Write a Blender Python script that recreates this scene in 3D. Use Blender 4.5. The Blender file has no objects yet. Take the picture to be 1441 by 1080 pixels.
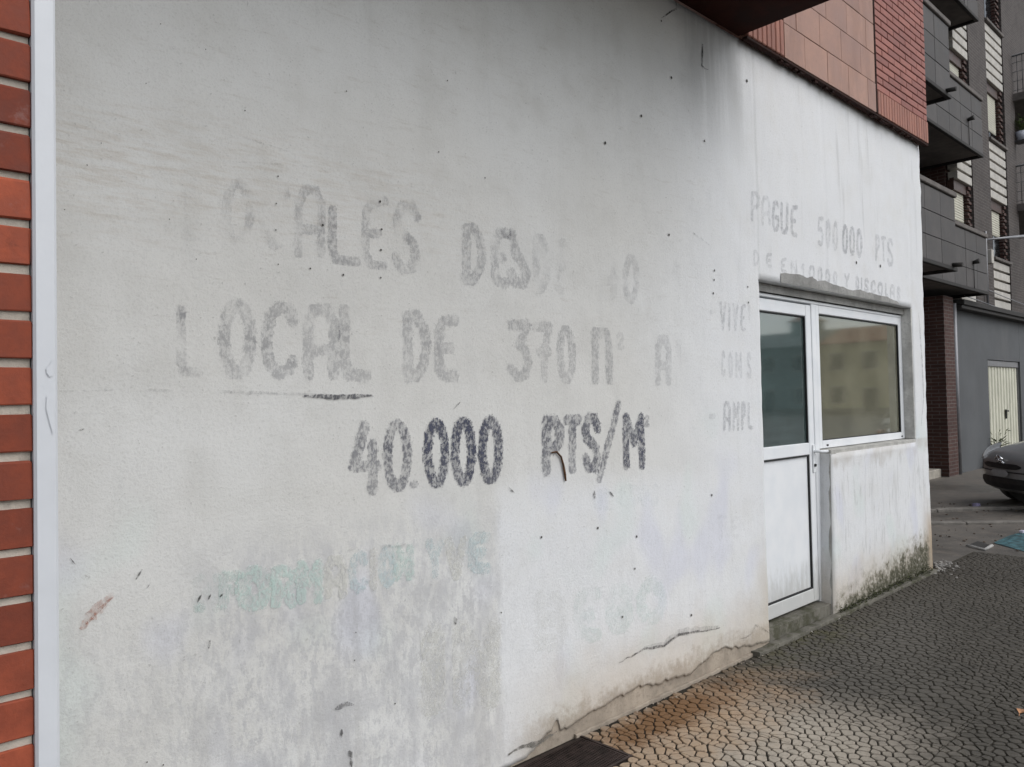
import bpy, bmesh, math, random
from mathutils import Vector, Matrix, noise as mnoise
R = math.radians
random.seed(7)
scene = bpy.context.scene
C = scene.collection

# ------------------------------------------------------------------ camera
YAW, PITCH, ROLL, FPX = R(43.55), R(1.447), R(-1.212), 1093.6
W, H = 1441.0, 1080.0
D, CAMH = 2.38, 1.5                        # metres from the plastered wall, eye height
fw = Vector((math.sin(YAW)*math.cos(PITCH), math.cos(YAW)*math.cos(PITCH), math.sin(PITCH)))
rt = Vector((math.cos(YAW), -math.sin(YAW), 0)); up = rt.cross(fw)
r2 = rt*math.cos(ROLL) + up*math.sin(ROLL); u2 = -rt*math.sin(ROLL) + up*math.cos(ROLL)
cam = bpy.data.cameras.new('camera'); camo = bpy.data.objects.new('camera', cam); C.objects.link(camo)
cam.sensor_width = 36; cam.lens = FPX/W*36; cam.clip_start = .05; cam.clip_end = 2000
camo.matrix_world = Matrix(((r2.x, u2.x, -fw.x, 0), (r2.y, u2.y, -fw.y, -D), (r2.z, u2.z, -fw.z, CAMH), (0, 0, 0, 1)))
scene.camera = camo

# ------------------------------------------------------------------ sky, sun, exposure (overcast)
SUN_EL, SUN_AZ = R(44), R(158)             # azimuth clockwise from +y
world = bpy.data.worlds.new('World'); scene.world = world; world.use_nodes = True
wn = world.node_tree; wn.nodes.clear()
sky = wn.nodes.new('ShaderNodeTexSky'); sky.sky_type = 'NISHITA'; sky.sun_disc = False
sky.sun_elevation = SUN_EL; sky.sun_rotation = SUN_AZ
sky.air_density = 1.0; sky.dust_density = 1.0; sky.ozone_density = 1.0
hs = wn.nodes.new('ShaderNodeHueSaturation'); hs.inputs['Saturation'].default_value = .32
bg = wn.nodes.new('ShaderNodeBackground'); bg.inputs['Strength'].default_value = .11
wo = wn.nodes.new('ShaderNodeOutputWorld')
wn.links.new(sky.outputs[0], hs.inputs['Color']); wn.links.new(hs.outputs[0], bg.inputs[0]); wn.links.new(bg.outputs[0], wo.inputs[0])
sun = bpy.data.lights.new('sun', 'SUN'); suno = bpy.data.objects.new('sun', sun); C.objects.link(suno)
sun.energy = 1.2; sun.angle = R(60); sun.color = (1, .99, .98)
sd = Vector((math.sin(SUN_AZ)*math.cos(SUN_EL), math.cos(SUN_AZ)*math.cos(SUN_EL), math.sin(SUN_EL)))
suno.rotation_euler = (-sd).to_track_quat('-Z', 'Y').to_euler()
vs = scene.view_settings
vs.view_transform = 'Standard'; vs.look = 'None'; vs.gamma = 1; vs.use_curve_mapping = False
vs.exposure = 0.52
scene.cycles.use_denoising = True
scene.cycles.max_bounces = 6
scene.cycles.use_adaptive_sampling = True; scene.cycles.adaptive_threshold = .02
scene.cycles.transparent_max_bounces = 12

# ------------------------------------------------------------------ pixel -> world helpers (surveying the photo)
def ray(x, y): return fw*FPX + r2*(x-W/2) - u2*(y-H/2)
def onY(x, y, Y=0.0):
    d = ray(x, y); t = (D+Y)/d.y; return Vector((d.x*t, Y, d.z*t+CAMH))
def onZ(x, y, Z=0.0):
    d = ray(x, y); t = (Z-CAMH)/d.z; return Vector((d.x*t, d.y*t-D, Z))
def lerp(a, b, t): return a+(b-a)*t
def fbm(x, y, z=0., o=4): return mnoise.fractal(Vector((x, y, z)), 1.0, 2.0, o)

# ------------------------------------------------------------------ scene graph helpers
def tag(o, label=None, cat=None, group=None, kind=None):
    if label: o['label'] = label
    if cat: o['category'] = cat
    if group: o['group'] = group
    if kind: o['kind'] = kind
    return o
def root(name, loc, label, cat, group=None):
    o = bpy.data.objects.new(name, None); C.objects.link(o); o.location = loc; o.empty_display_size = .2
    return tag(o, label, cat, group)
def wloc(o):
    v = Vector((0, 0, 0))
    while o is not None: v += o.location; o = o.parent
    return v
def attach(o, parent):
    """parent an object that was placed in world coordinates"""
    if parent is not None:
        o.location = o.location - wloc(parent); o.parent = parent
    return o
def link(name, me, parent=None, loc=(0, 0, 0)):
    o = bpy.data.objects.new(name, me); C.objects.link(o); o.location = loc
    return attach(o, parent)

class MB:
    """collects shapes in world coordinates, then becomes one mesh"""
    def __init__(s): s.v = []; s.f = []; s.sm = []
    def quad(s, a, b, c, d, smooth=False):
        n = len(s.v); s.v += [tuple(a), tuple(b), tuple(c), tuple(d)]; s.f.append((n, n+1, n+2, n+3)); s.sm.append(smooth)
    def poly(s, pts, smooth=False):
        n = len(s.v); s.v += [tuple(p) for p in pts]; s.f.append(tuple(range(n, n+len(pts)))); s.sm.append(smooth)
    def box(s, x0, x1, y0, y1, z0, z1, M=None, c=0.0):
        """box with chamfer c on all edges"""
        bm = bmesh.new(); bmesh.ops.create_cube(bm, size=1)
        for v in bm.verts:
            v.co = Vector((lerp(x0, x1, v.co.x+.5), lerp(y0, y1, v.co.y+.5), lerp(z0, z1, v.co.z+.5)))
        if c > 0: bmesh.ops.bevel(bm, geom=bm.edges[:], offset=c, segments=1, affect='EDGES')
        s.addbm(bm, M)
    def addbm(s, bm, M=None, smooth=False):
        n = len(s.v); bm.verts.index_update()
        for v in bm.verts:
            s.v.append(tuple((M @ v.co) if M is not None else v.co))
        for f in bm.faces: s.f.append(tuple(n+v.index for v in f.verts)); s.sm.append(smooth)
        bm.free()
    def tube(s, pts, r, n=8, cap=True):
        pts = [Vector(p) for p in pts]; rings = []
        for i, p in enumerate(pts):
            t = (pts[min(i+1, len(pts)-1)]-pts[max(i-1, 0)]).normalized()
            a = t.cross(Vector((0, 0, 1)));
            if a.length < 1e-3: a = t.cross(Vector((1, 0, 0)))
            a.normalize(); b = t.cross(a); rr = r[i] if isinstance(r, (list, tuple)) else r
            base = len(s.v)
            for k in range(n):
                an = 2*math.pi*k/n; s.v.append(tuple(p+a*rr*math.cos(an)+b*rr*math.sin(an)))
            rings.append(base)
        for i in range(len(pts)-1):
            for k in range(n):
                k2 = (k+1) % n; s.f.append((rings[i]+k, rings[i]+k2, rings[i+1]+k2, rings[i+1]+k)); s.sm.append(True)
        if cap:
            s.f.append(tuple(rings[0]+k for k in reversed(range(n)))); s.sm.append(False)
            s.f.append(tuple(rings[-1]+k for k in range(n))); s.sm.append(False)
    def mesh(s, name, mat, org=(0, 0, 0)):
        me = bpy.data.meshes.new(name); o = Vector(org)
        me.from_pydata([tuple(Vector(v)-o) for v in s.v], [], s.f)
        if any(s.sm): me.polygons.foreach_set('use_smooth', s.sm)
        me.materials.append(mat); me.update(); return me
    def build(s, name, mat, parent=None, org=None):
        if org is None:
            xs = [v[0] for v in s.v]; ys = [v[1] for v in s.v]; zs = [v[2] for v in s.v]
            org = ((min(xs)+max(xs))/2, (min(ys)+max(ys))/2, min(zs))
        return link(name, s.mesh(name, mat, org), parent, org)
def boxpart(name, mat, parent, x0, x1, y0, y1, z0, z1, c=0.0):
    m = MB(); m.box(x0, x1, y0, y1, z0, z1, c=c); return m.build(name, mat, parent)

# ------------------------------------------------------------------ material helpers
class G:
    """tiny node-graph helper"""
    def __init__(s, name):
        s.m = bpy.data.materials.new(name); s.m.use_nodes = True; s.t = s.m.node_tree; s.t.nodes.clear()
        s.out = s.n('ShaderNodeOutputMaterial'); s.p = None
        geo = s.n('ShaderNodeNewGeometry'); s.pos = geo.outputs['Position']
    def n(s, t): return s.t.nodes.new(t)
    def set(s, sock, v):
        if isinstance(v, bpy.types.NodeSocket): s.t.links.new(v, sock)
        elif isinstance(v, (tuple, list)) and len(v) == 3 and sock.type == 'RGBA': sock.default_value = (*v, 1)
        else: sock.default_value = v
    def xyz(s):
        q = s.n('ShaderNodeSeparateXYZ'); s.set(q.inputs[0], s.pos); return q.outputs
    def vec(s, scale=(1, 1, 1), loc=(0, 0, 0), src=None):
        q = s.n('ShaderNodeMapping'); s.set(q.inputs[0], src or s.pos); q.inputs['Scale'].default_value = scale; q.inputs['Location'].default_value = loc
        return q.outputs[0]
    def noise(s, scale, detail=4, rough=.55, vec=None, dist=0.0):
        q = s.n('ShaderNodeTexNoise'); s.set(q.inputs['Vector'], vec or s.pos); q.inputs['Scale'].default_value = scale
        q.inputs['Detail'].default_value = detail; q.inputs['Roughness'].default_value = rough; q.inputs['Distortion'].default_value = dist
        return q.outputs[0]
    def vor(s, scale, feature='F1', vec=None, out='Distance', rnd=1.0):
        q = s.n('ShaderNodeTexVoronoi'); q.feature = feature; s.set(q.inputs['Vector'], vec or s.pos); q.inputs['Scale'].default_value = scale
        q.inputs['Randomness'].default_value = rnd; return q.outputs[out]
    def mr(s, v, a, b, c=0., d=1., smooth=True):
        q = s.n('ShaderNodeMapRange'); q.interpolation_type = 'SMOOTHSTEP' if smooth else 'LINEAR'; s.set(q.inputs[0], v)
        for i, k in enumerate((a, b, c, d)): s.set(q.inputs[i+1], k)
        return q.outputs[0]
    def math(s, op, a, b=0., clamp=False):
        q = s.n('ShaderNodeMath'); q.operation = op; q.use_clamp = clamp; s.set(q.inputs[0], a); s.set(q.inputs[1], b); return q.outputs[0]
    def mul(s, *a):
        r = a[0]
        for k in a[1:]: r = s.math('MULTIPLY', r, k)
        return r
    def add(s, a, b): return s.math('ADD', a, b)
    def mix(s, f, a, b, mode='MIX'):
        q = s.n('ShaderNodeMix'); q.data_type = 'RGBA'; q.blend_type = mode; s.set(q.inputs[0], f); s.set(q.inputs[6], a); s.set(q.inputs[7], b); return q.outputs[2]
    def band(s, v, a, b, soft):
        """1 between a and b with soft edges"""
        return s.mul(s.mr(v, a-soft, a+soft), s.mr(v, b-soft, b+soft, 1., 0.))
    def bump(s, h, strength=.3, dist=.01, nrm=None):
        q = s.n('ShaderNodeBump'); q.inputs['Strength'].default_value = strength; q.inputs['Distance'].default_value = dist
        s.set(q.inputs['Height'], h)
        if nrm is not None: s.set(q.inputs['Normal'], nrm)
        return q.outputs[0]
    def bsdf(s, col, rough=.8, bump=None, metal=0., spec=None, **kw):
        p = s.n('ShaderNodeBsdfPrincipled'); s.set(p.inputs['Base Color'], col); s.set(p.inputs['Roughness'], rough)
        s.set(p.inputs['Metallic'], metal)
        if spec is not None: s.set(p.inputs['Specular IOR Level'], spec)
        if bump is not None: s.set(p.inputs['Normal'], bump)
        for k, v in kw.items(): s.set(p.inputs[k.replace('_', ' ')], v)
        s.p = p; return p.outputs[0]
    def done(s, sh): s.t.links.new(sh, s.out.inputs[0]); return s.m
def rnd(g):
    q = g.n('ShaderNodeObjectInfo'); return q.outputs['Random']
def simple(name, col, rough=.7, var=.15, scale=8., bump=.15, bs=60., metal=0., spec=None, dirt=None, perobj=0.):
    """base colour with cloudy variation, optional dirt colour and random tint per object"""
    g = G(name); n1 = g.noise(scale, 5, .6)
    c2 = tuple(k*(1-var*1.6) for k in col); c3 = tuple(min(1, k*(1+var)) for k in col)
    c = g.mix(g.mr(n1, .3, .7), c2, c3)
    if dirt: c = g.mix(g.mul(g.mr(g.noise(scale*.6, 8, .7, g.vec((1, 1, .35))), .5, .75), .6), c, dirt)
    if perobj: c = g.mix(1., c, g.mix(rnd(g), (1-perobj,)*3, (1.0+perobj*.0,)*3), 'MULTIPLY')
    b = g.bump(g.noise(bs, 4, .6), bump, .004)
    return g.done(g.bsdf(c, g.mr(n1, .2, .8, max(0, rough-.1), min(1, rough+.1)), b, metal, spec))
M = {}

# ---- plastered wall
def wall_material():
    g = G('whitewashed_plaster'); X, Y, Z = g.xyz()
    n_big = g.noise(.9, 2, .5); n_mid = g.noise(4.5, 3, .6); n_fine = g.noise(38, 3, .65)
    streak = g.noise(9, 3, .65, g.vec((1, 1, .09))); hair = g.noise(42, 4, .75, g.vec((.16, 1, 1.3)))
    c = g.mix(g.mr(n_big, .35, .65), (.645, .635, .605), (.68, .678, .66))
    c = g.mix(g.mul(g.mr(n_mid, .4, .75), .5), c, (.56, .55, .52))
    # whiter, cooler newer coat right of the sign and round the window
    right = g.mr(X, 2.9, 4.2)
    newc = g.mul(g.mr(g.add(X, g.mul(n_mid, .10)), 2.18, 2.24), g.mr(Z, 1.0, 1.25, 1., 0.))
    c = g.mix(g.mul(g.math('MAXIMUM', g.mul(newc, .75), g.mul(right, .8)), g.mr(n_mid, .25, .6, .6, 1.)), c, (.735, .745, .76))
    # lavender / mint ghosts of older paint
    lav = g.mul(g.mr(g.noise(3.1, 1, .5, g.vec((1, 1, .6), (5, 0, 2))), .54, .68), g.mr(Z, 1.0, 1.3, 1., 0.))
    c = g.mix(g.mul(lav, .5), c, (.61, .62, .71))
    mint = g.mul(g.mr(g.noise(2.4, 1, .5, g.vec((1, 1, 1), (1, 3, 7))), .57, .7), g.mr(Z, 1.1, 1.6, 1., 0.))
    c = g.mix(g.mul(mint, .30), c, (.60, .70, .66))
    # peeled grey area under the price
    reg = g.mul(g.band(g.add(X, g.mul(n_mid, .25)), 1.05, 2.30, .22), g.mr(Z, .95, 1.2, 1., 0.))
    edge = g.mr(X, 2.165, 2.19, 1., 0.)
    peel = g.mr(g.noise(6, 5, .72, g.vec((1, 1, .6))), .43, .62)
    peel2 = g.mr(g.noise(30, 4, .75, g.vec((1, 1, .5))), .46, .60)
    c = g.mix(g.mul(reg, edge, g.math('MAXIMUM', g.mul(peel, .52), g.mul(peel2, .36))), c, (.41, .41, .43))
    c = g.mix(g.mul(g.mr(Z, .75, 1.05, 1., 0.), g.mr(X, 2.1, 2.3, 1., .35), peel2, .26), c, (.42, .42, .43))
    c = g.mix(g.mul(g.mr(Z, .3, .7, 1., 0.), g.mr(X, 2.1, 2.3, 1., .1), g.mr(streak, .5, .68), .4), c, (.42, .41, .40))
    # warm band with fine horizontal hairs, upper left
    wb = g.mul(g.band(X, .3, 2.0, .5), g.band(g.add(Z, g.mul(n_big, .3)), 2.20, 2.55, .16))
    c = g.mix(g.mul(wb, g.mr(hair, .40, .66), g.mr(n_big, .3, .65, .25, .9), .45), c, (.48, .41, .33))
    c = g.mix(g.mul(g.mr(X, 3.6, 4.4, 1., 0.), g.mr(Z, 1.4, 1.9), g.mr(hair, .56, .72), .22), c, (.40, .36, .31))
    # water marks running down
    c = g.mix(g.mul(g.mr(streak, .56, .75), g.mr(X, 4.2, 5.3, .12, .42)), c, (.43, .43, .42))
    stain = g.mul(g.band(g.add(X, g.mul(n_mid, .3)), 3.75, 4.42, .14), g.mr(Z, 2.75, 3.5), g.mr(streak, .3, .55, .25, 1.))
    c = g.mix(g.mul(stain, .42), c, (.22, .22, .215))
    # bare render that shows low down: ochre damp, dark scuffs
    damp = g.mul(g.mr(g.add(Z, g.mul(n_mid, -.35)), -.05, .30, 1., 0.), g.mr(X, 2.0, 2.7))
    c = g.mix(g.mul(damp, .62), c, (.53, .46, .37))
    c = g.mix(g.mul(g.mr(g.add(Z, g.mul(g.add(g.noise(14, 4, .7), -.5), -.30)), .07, .19, 1., 0.), g.band(X, 2.3, 4.6, .2), .8), c, (.36, .30, .235))
    jam = g.mul(g.band(g.add(X, g.mul(n_mid, .14)), 4.30, 4.60, .10), g.mr(Z, .3, .75, 1., 0.))
    c = g.mix(g.mul(jam, .5), c, (.50, .44, .36))
    och = g.mul(g.mr(g.add(X, g.mul(n_mid, .2)), 6.98, 7.24), g.mr(g.add(Z, g.mul(n_mid, .3)), .45, .85, 1., 0.))
    c = g.mix(g.mul(och, .75), c, (.36, .25, .14))
    scr = g.mul(g.mr(X, 5.2, 5.4), g.mr(Z, 1.0, 1.2, 1., 0.), g.mr(g.noise(20, 4, .75, g.vec((1, 1, .16))), .53, .66))
    c = g.mix(g.mul(scr, .40), c, (.38, .38, .37))
    c = g.mix(g.mul(g.mr(X, 5.2, 5.35), g.mr(g.add(Z, g.mul(g.add(n_mid, -.5), .35)), .98, 1.10), g.mr(Z, 1.12, 1.15, 1., 0.), g.mr(n_mid, .3, .7, .2, .7)), c, (.47, .44, .40))
    # moss at the foot by the corner
    mtop = g.add(g.mr(X, 5.2, 6.95, .03, .25, False), g.mul(g.add(g.noise(11, 4, .7), -.5), .55))
    mz = g.math('SUBTRACT', mtop, Z)
    gate = g.mul(g.mr(X, 5.2, 5.35), g.mr(X, 7.0, 7.12, 1., .15))
    c = g.mix(g.mul(g.mr(mz, -.16, .08), gate, g.mr(n_fine, .25, .6, .3, .95)), c, (.20, .175, .12))
    c = g.mix(g.mul(g.mr(mz, -.05, .10), gate, g.mr(n_fine, .28, .55, .35, 1.)), c, (.060, .058, .034))
    # specks and pits
    c = g.mix(g.mul(g.mr(g.noise(75, 2, .5), .70, .76), .30), c, (.20, .19, .18))
    c = g.mix(g.mul(g.mr(g.noise(150, 1, .7), .5, .75), .22), c, (.40, .39, .37))
    h = g.add(g.mul(g.noise(75, 3, .75), 1.0), g.mul(g.noise(5, 1, .5), 1.2))
    return g.done(g.bsdf(c, .88, g.bump(h, .38, .006), spec=.25))
M['plaster'] = wall_material()

def letter_material():
    """flat worn paint: object colour, coverage in alpha, 'wear' breaks it up"""
    g = G('worn_wall_paint')
    oi = g.n('ShaderNodeObjectInfo')
    at = g.n('ShaderNodeAttribute'); at.attribute_type = 'OBJECT'; at.attribute_name = 'wear'
    wear = at.outputs['Fac']
    big = g.noise(9, 5, .6, g.vec((1, 1, .7))); fine = g.noise(125, 4, .8, g.vec((1, 1, .5))); mid = g.noise(30, 4, .65)
    keep = g.mr(g.math('SUBTRACT', big, g.mul(wear, .42)), .12, .34)
    spk = g.mr(g.add(g.mul(fine, .65), g.mul(mid, .35)), .44, .56)
    a = g.mul(keep, g.mr(spk, 0, 1, .24, 1.06), oi.outputs['Alpha'])
    tone = g.mr(g.noise(4, 2), .3, .7, .75, 1.25)
    ca = g.n('ShaderNodeAttribute'); ca.attribute_type = 'GEOMETRY'; ca.attribute_name = 'cov'
    con = g.n('ShaderNodeAttribute'); con.attribute_type = 'OBJECT'; con.attribute_name = 'cov_on'
    ed = g.mr(g.add(ca.outputs['Fac'], g.mul(g.add(fine, -.5), .7)), -.02, .12)
    a = g.mul(a, g.math('MAXIMUM', ed, g.math('SUBTRACT', 1., con.outputs['Fac'])))
    sh = g.bsdf(oi.outputs['Color'], .85, g.bump(g.noise(110, 5, .7), .3, .004), spec=.2)
    tr = g.n('ShaderNodeBsdfTransparent'); mx = g.n('ShaderNodeMixShader')
    g.set(mx.inputs[0], g.math('MULTIPLY', a, tone, True)); g.t.links.new(tr.outputs[0], mx.inputs[1]); g.t.links.new(sh, mx.inputs[2])
    return g.done(mx.outputs[0])
M['paint'] = letter_material()

def cement(name, col, moss=0.):
    g = G(name); n1 = g.noise(6, 8, .65); n2 = g.noise(45, 6, .7)
    c = g.mix(g.mr(n1, .3, .7), tuple(k*.72 for k in col), tuple(k*1.15 for k in col))
    c = g.mix(g.mul(g.mr(n2, .52, .7), .5), c, tuple(k*.5 for k in col))
    if moss: c = g.mix(g.mul(g.mr(g.noise(8, 7, .7), .46, .6), moss), c, (.055, .055, .03))
    return g.done(g.bsdf(c, .9, g.bump(g.add(n2, g.mul(n1, .8)), .5, .008), spec=.25))
M['cement'] = cement('bare_cement', (.36, .305, .245))
M['cement_patch_and_shade'] = cement('grey_cement_patch_and_shade', (.30, .295, .28))  # repair cement; on the lintel strip this grey paints shade
M['threshold'] = cement('mossy_cement', (.16, .15, .125), .75)
M['reveal'] = cement('grey_reveal_plaster', (.44, .43, .40))
M['pale_reveal'] = cement('pale_reveal_plaster', (.66, .65, .62))
M['crack'] = simple('dark_crack', (.06, .055, .05), .95)
M['crack_soft'] = simple('dirty_crack', (.30, .29, .28), .95)
M['rust'] = simple('rusty_wire', (.10, .045, .015), .8, .4, 60)

def brick_mat(name, a, b, per=.35, rough=.75, scale=30):
    g = G(name); n1 = g.noise(scale, 5, .6); n2 = g.noise(3, 3)
    c = g.mix(g.mr(n1, .35, .7), a, b)
    c = g.mix(1., c, g.mix(rnd(g), (1-per, 1-per*1.1, 1-per*1.1), (1.08, 1.05, 1.0)), 'MULTIPLY')
    c = g.mix(g.mul(g.mr(g.noise(55, 5, .7), .60, .72), .4), c, tuple(k*.45 for k in a))
    c = g.mix(g.mul(g.mr(g.noise(14, 6, .75), .60, .74), .30), c, tuple(k*.5+.18 for k in a))
    c = g.mix(g.mul(g.mr(g.noise(5, 4, .7, g.vec((1, 1, .25))), .48, .7), .35), c, tuple(k*.6 for k in a))
    return g.done(g.bsdf(c, g.mr(n1, .2, .8, rough-.12, rough+.12), g.bump(g.noise(120, 4, .65), .25, .003), spec=.35))
M['brick'] = brick_mat('red_column_brick', (.27, .062, .031), (.37, .088, .044), .5)
M['facade_brick'] = brick_mat('red_facing_brick', (.30, .125, .105), (.36, .155, .13), .22)
M['tile'] = brick_mat('terracotta_tile', (.35, .215, .175), (.41, .255, .205), .16, .7, 9)
M['rib'] = brick_mat('ribbed_terracotta', (.32, .15, .115), (.37, .175, .135), .15)
M['mortar'] = cement('pale_mortar', (.52, .47, .40))
M['red_mortar'] = cement('brown_mortar', (.22, .12, .09))
M['pink_mortar'] = cement('pink_mortar', (.24, .13, .105))
M['soffit'] = simple('dark_brown_soffit', (.034, .011, .008), .9, .25, 5, spec=.1)
M['edge_trim'] = simple('dark_rusty_trim', (.032, .014, .011), .85, .3, 20, spec=.15)
M['white_trim'] = simple('white_painted_trim', (.61, .625, .65), .45, .03, 6, .08, 40)

def alu():
    g = G('white_aluminium'); X, Y, Z = g.xyz(); n = g.noise(6, 4)
    c = g.mix(g.mr(n, .3, .7), (.74, .76, .78), (.80, .81, .82))
    d = g.mul(g.mr(g.add(Z, g.mul(g.noise(22, 6, .7, g.vec((1, 1, .3))), -.55)), -.10, .16, 1., 0.), .75)
    c = g.mix(g.mul(d, .75), c, (.36, .35, .31))
    return g.done(g.bsdf(c, .38, g.bump(g.noise(30, 3), .04, .003), spec=.5))
M['alu'] = alu()
M['gasket'] = simple('black_gasket', (.012, .012, .013), .7)
def glass(name, dirt, film=(.42, .43, .40), tint=(.74, .80, .77)):  # dirt: share of a diffuse film that paints reflection brightness into the pane
    g = G(name); fr = g.n('ShaderNodeFresnel'); fr.inputs[0].default_value = 2.9
    gl = g.n('ShaderNodeBsdfGlossy'); gl.inputs['Roughness'].default_value = .045; gl.inputs['Color'].default_value = (.93, .96, .94, 1)
    tr = g.n('ShaderNodeBsdfTransparent'); tr.inputs[0].default_value = (*tint, 1)
    mx = g.n('ShaderNodeMixShader'); g.t.links.new(fr.outputs[0], mx.inputs[0]); g.t.links.new(tr.outputs[0], mx.inputs[1]); g.t.links.new(gl.outputs[0], mx.inputs[2])
    df = g.n('ShaderNodeBsdfDiffuse'); df.inputs[0].default_value = (*film, 1)
    m2 = g.n('ShaderNodeMixShader'); f = g.add(g.mr(g.noise(2.5, 4, .6), .3, .7, dirt*.6, dirt), g.mul(g.mr(g.noise(30, 3, .6), .72, .76), .25))
    g.set(m2.inputs[0], f); g.t.links.new(mx.outputs[0], m2.inputs[1]); g.t.links.new(df.outputs[0], m2.inputs[2])
    return g.done(m2.outputs[0])
M['glass'] = glass('olive_reflection_glass', .26, (.50, .48, .36), (.80, .79, .68))  # olive film colour stands in for brightness of the mirrored house
M['door_glass'] = glass('teal_door_glass', .17, (.30, .40, .39), (.66, .82, .80))
M['back'] = simple('green_reflection_board', (.24, .34, .33), .9, .2, 2)  # board colour raised so the reflection in the door pane looks brighter
M['back2'] = simple('olive_reflection_board', (.42, .40, .28), .9, .2, 2)  # reflected olive tone put into the board colour behind the window pane

# ---- ground
def cell_material():
    g = G('stamped_paving'); X, Y, Z = g.xyz()
    n1 = g.noise(1.3, 5, .6); n2 = g.noise(9, 6, .65); n3 = g.noise(70, 4, .6)
    wet = (.048, .043, .035); mid = (.074, .066, .054); dry = (.42, .37, .305)
    c = g.mix(g.mr(n1, .25, .7, .25, 1.), wet, mid)
    c = g.mix(g.mr(g.noise(15, 3), .38, .68, 0., .55), c, (.096, .086, .071))
    # dry pale patch spreading from the wall between the drain cover and the door
    dx = g.math('SUBTRACT', X, 2.75); dy = g.add(Y, .50)
    u = g.add(g.mul(dx, .92), g.mul(dy, -.40)); v = g.add(g.mul(dx, .40), g.mul(dy, .92))
    r = g.math('SQRT', g.add(g.math('POWER', g.math('DIVIDE', u, 1.15), 2.), g.math('POWER', g.math('DIVIDE', v, .62), 2.)))
    dm = g.mr(g.add(r, g.mul(g.add(n2, -.5), .7)), .50, 1.25, 1., 0.)
    c = g.mix(g.mul(dm, g.mr(n2, .2, .7, .6, 1.)), c, dry)
    # rust-coloured run-off beside the wall: broad ochre wash, darker tongues near the wall
    def ell(cx, cy, ax, ay, nz, amp):
        ex = g.math('DIVIDE', g.math('SUBTRACT', X, cx), ax); ey = g.math('DIVIDE', g.math('SUBTRACT', Y, cy), ay)
        return g.add(g.math('SQRT', g.add(g.math('POWER', ex, 2.), g.math('POWER', ey, 2.))), g.mul(g.add(nz, -.5), amp))
    nr = g.noise(5, 5, .7); nt = g.noise(9, 5, .75, g.vec((1, .45, 1)))
    c = g.mix(g.mul(g.mr(ell(2.95, -.26, 1.0, .36, nr, 1.6), .30, 1.35, 1., 0.), g.mr(n2, .25, .65, .5, .95)), c, (.36, .25, .16))
    c = g.mix(g.mul(g.mr(ell(3.1, -.17, .80, .17, nt, 2.0), .30, 1.05, 1., 0.), .9), c, (.17, .088, .038))
    gm = g.mul(g.band(X, 4.0, 5.2, .4), g.mr(Y, -.45, -.1), g.mr(n2, .4, .65))
    c = g.mix(g.mul(gm, .7), c, (.075, .07, .03))
    c = g.mix(g.mul(g.mr(n3, .55, .72), .45), c, (.05, .047, .04))
    ro = g.mr(g.add(g.mul(dm, .6), g.mul(n2, .5)), .2, .8, .50, .88)
    return g.done(g.bsdf(c, ro, g.bump(g.add(g.noise(160, 3, .7), g.mul(g.noise(25, 3), .8)), .45, .004), spec=.22))
M['cell'] = cell_material()
def joint_material():
    g = G('joint_dirt'); X, Y, Z = g.xyz(); n2 = g.noise(6, 5, .65)
    far_ = g.mr(g.add(X, g.mul(n2, 1.6)), 3.6, 5.6)      # silt has filled the joints further along
    c = g.mix(far_, g.mix(n2, (.018, .016, .013), (.040, .034, .027)), g.mix(n2, (.042, .038, .030), (.072, .064, .050)))
    return g.done(g.bsdf(c, .95, g.bump(g.noise(90, 4, .7), .4, .003), spec=.2))
M['joint'] = joint_material()
def asphalt(name, a, b, pal=(.16, .14, .12)):
    g = G(name); n1 = g.noise(.55, 5, .6); n2 = g.noise(5, 6, .65); n3 = g.noise(130, 3, .6)
    c = g.mix(g.mr(n1, .35, .65), a, b); c = g.mix(g.mul(g.mr(n2, .45, .7), .5), c, pal)
    c = g.mix(g.mul(g.mr(n3, .5, .7), .5), c, tuple(k*.4 for k in a))
    ro = g.mr(n1, .35, .6, .40, .8)
    return g.done(g.bsdf(c, ro, g.bump(g.add(g.mul(n3, .5), n2), .4, .01), spec=.45))
M['asphalt'] = asphalt('worn_asphalt', (.045, .044, .043), (.07, .067, .062))
M['apron'] = asphalt('damp_concrete', (.085, .078, .068), (.13, .115, .098), (.19, .16, .13))
M['kerb'] = cement('kerb_concrete', (.20, .185, .165))
M['teal'] = simple('worn_turquoise_paint', (.045, .12, .135), .55, .5, 14, .3, 50, dirt=(.06, .058, .052))
M['iron'] = simple('dark_iron', (.050, .034, .030), .6, .35, 14, .3, 80, .35)
M['moss'] = simple('moss', (.045, .05, .018), .95, .5, 40)

# ------------------------------------------------------------------ ground and paving
g_ = MB(); g_.quad((-400, -400, -.03), (400, -400, -.03), (400, 400, -.03), (-400, 400, -.03))
tag(g_.build('ground', M['asphalt']), kind='structure')
ap = MB()
ap.poly([(7.0, -3.2, -.010), (40, -3.2, -.010), (40, 6.0, -.010), (7.0, 6.0, -.010)])
apron = tag(ap.build('concrete_apron', M['apron']), kind='structure')

PX0, PX1, PY0, PY1 = -1.2, 8.3, -3.2, -.0
pv = MB(); pv.quad((PX0, PY0, -.0075), (PX1, PY0, -.0075), (PX1, .012, -.0075), (PX0, .012, -.0075))
pavement = tag(pv.build('pavement', M['joint'], org=(0, 0, 0)), kind='structure')

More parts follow.
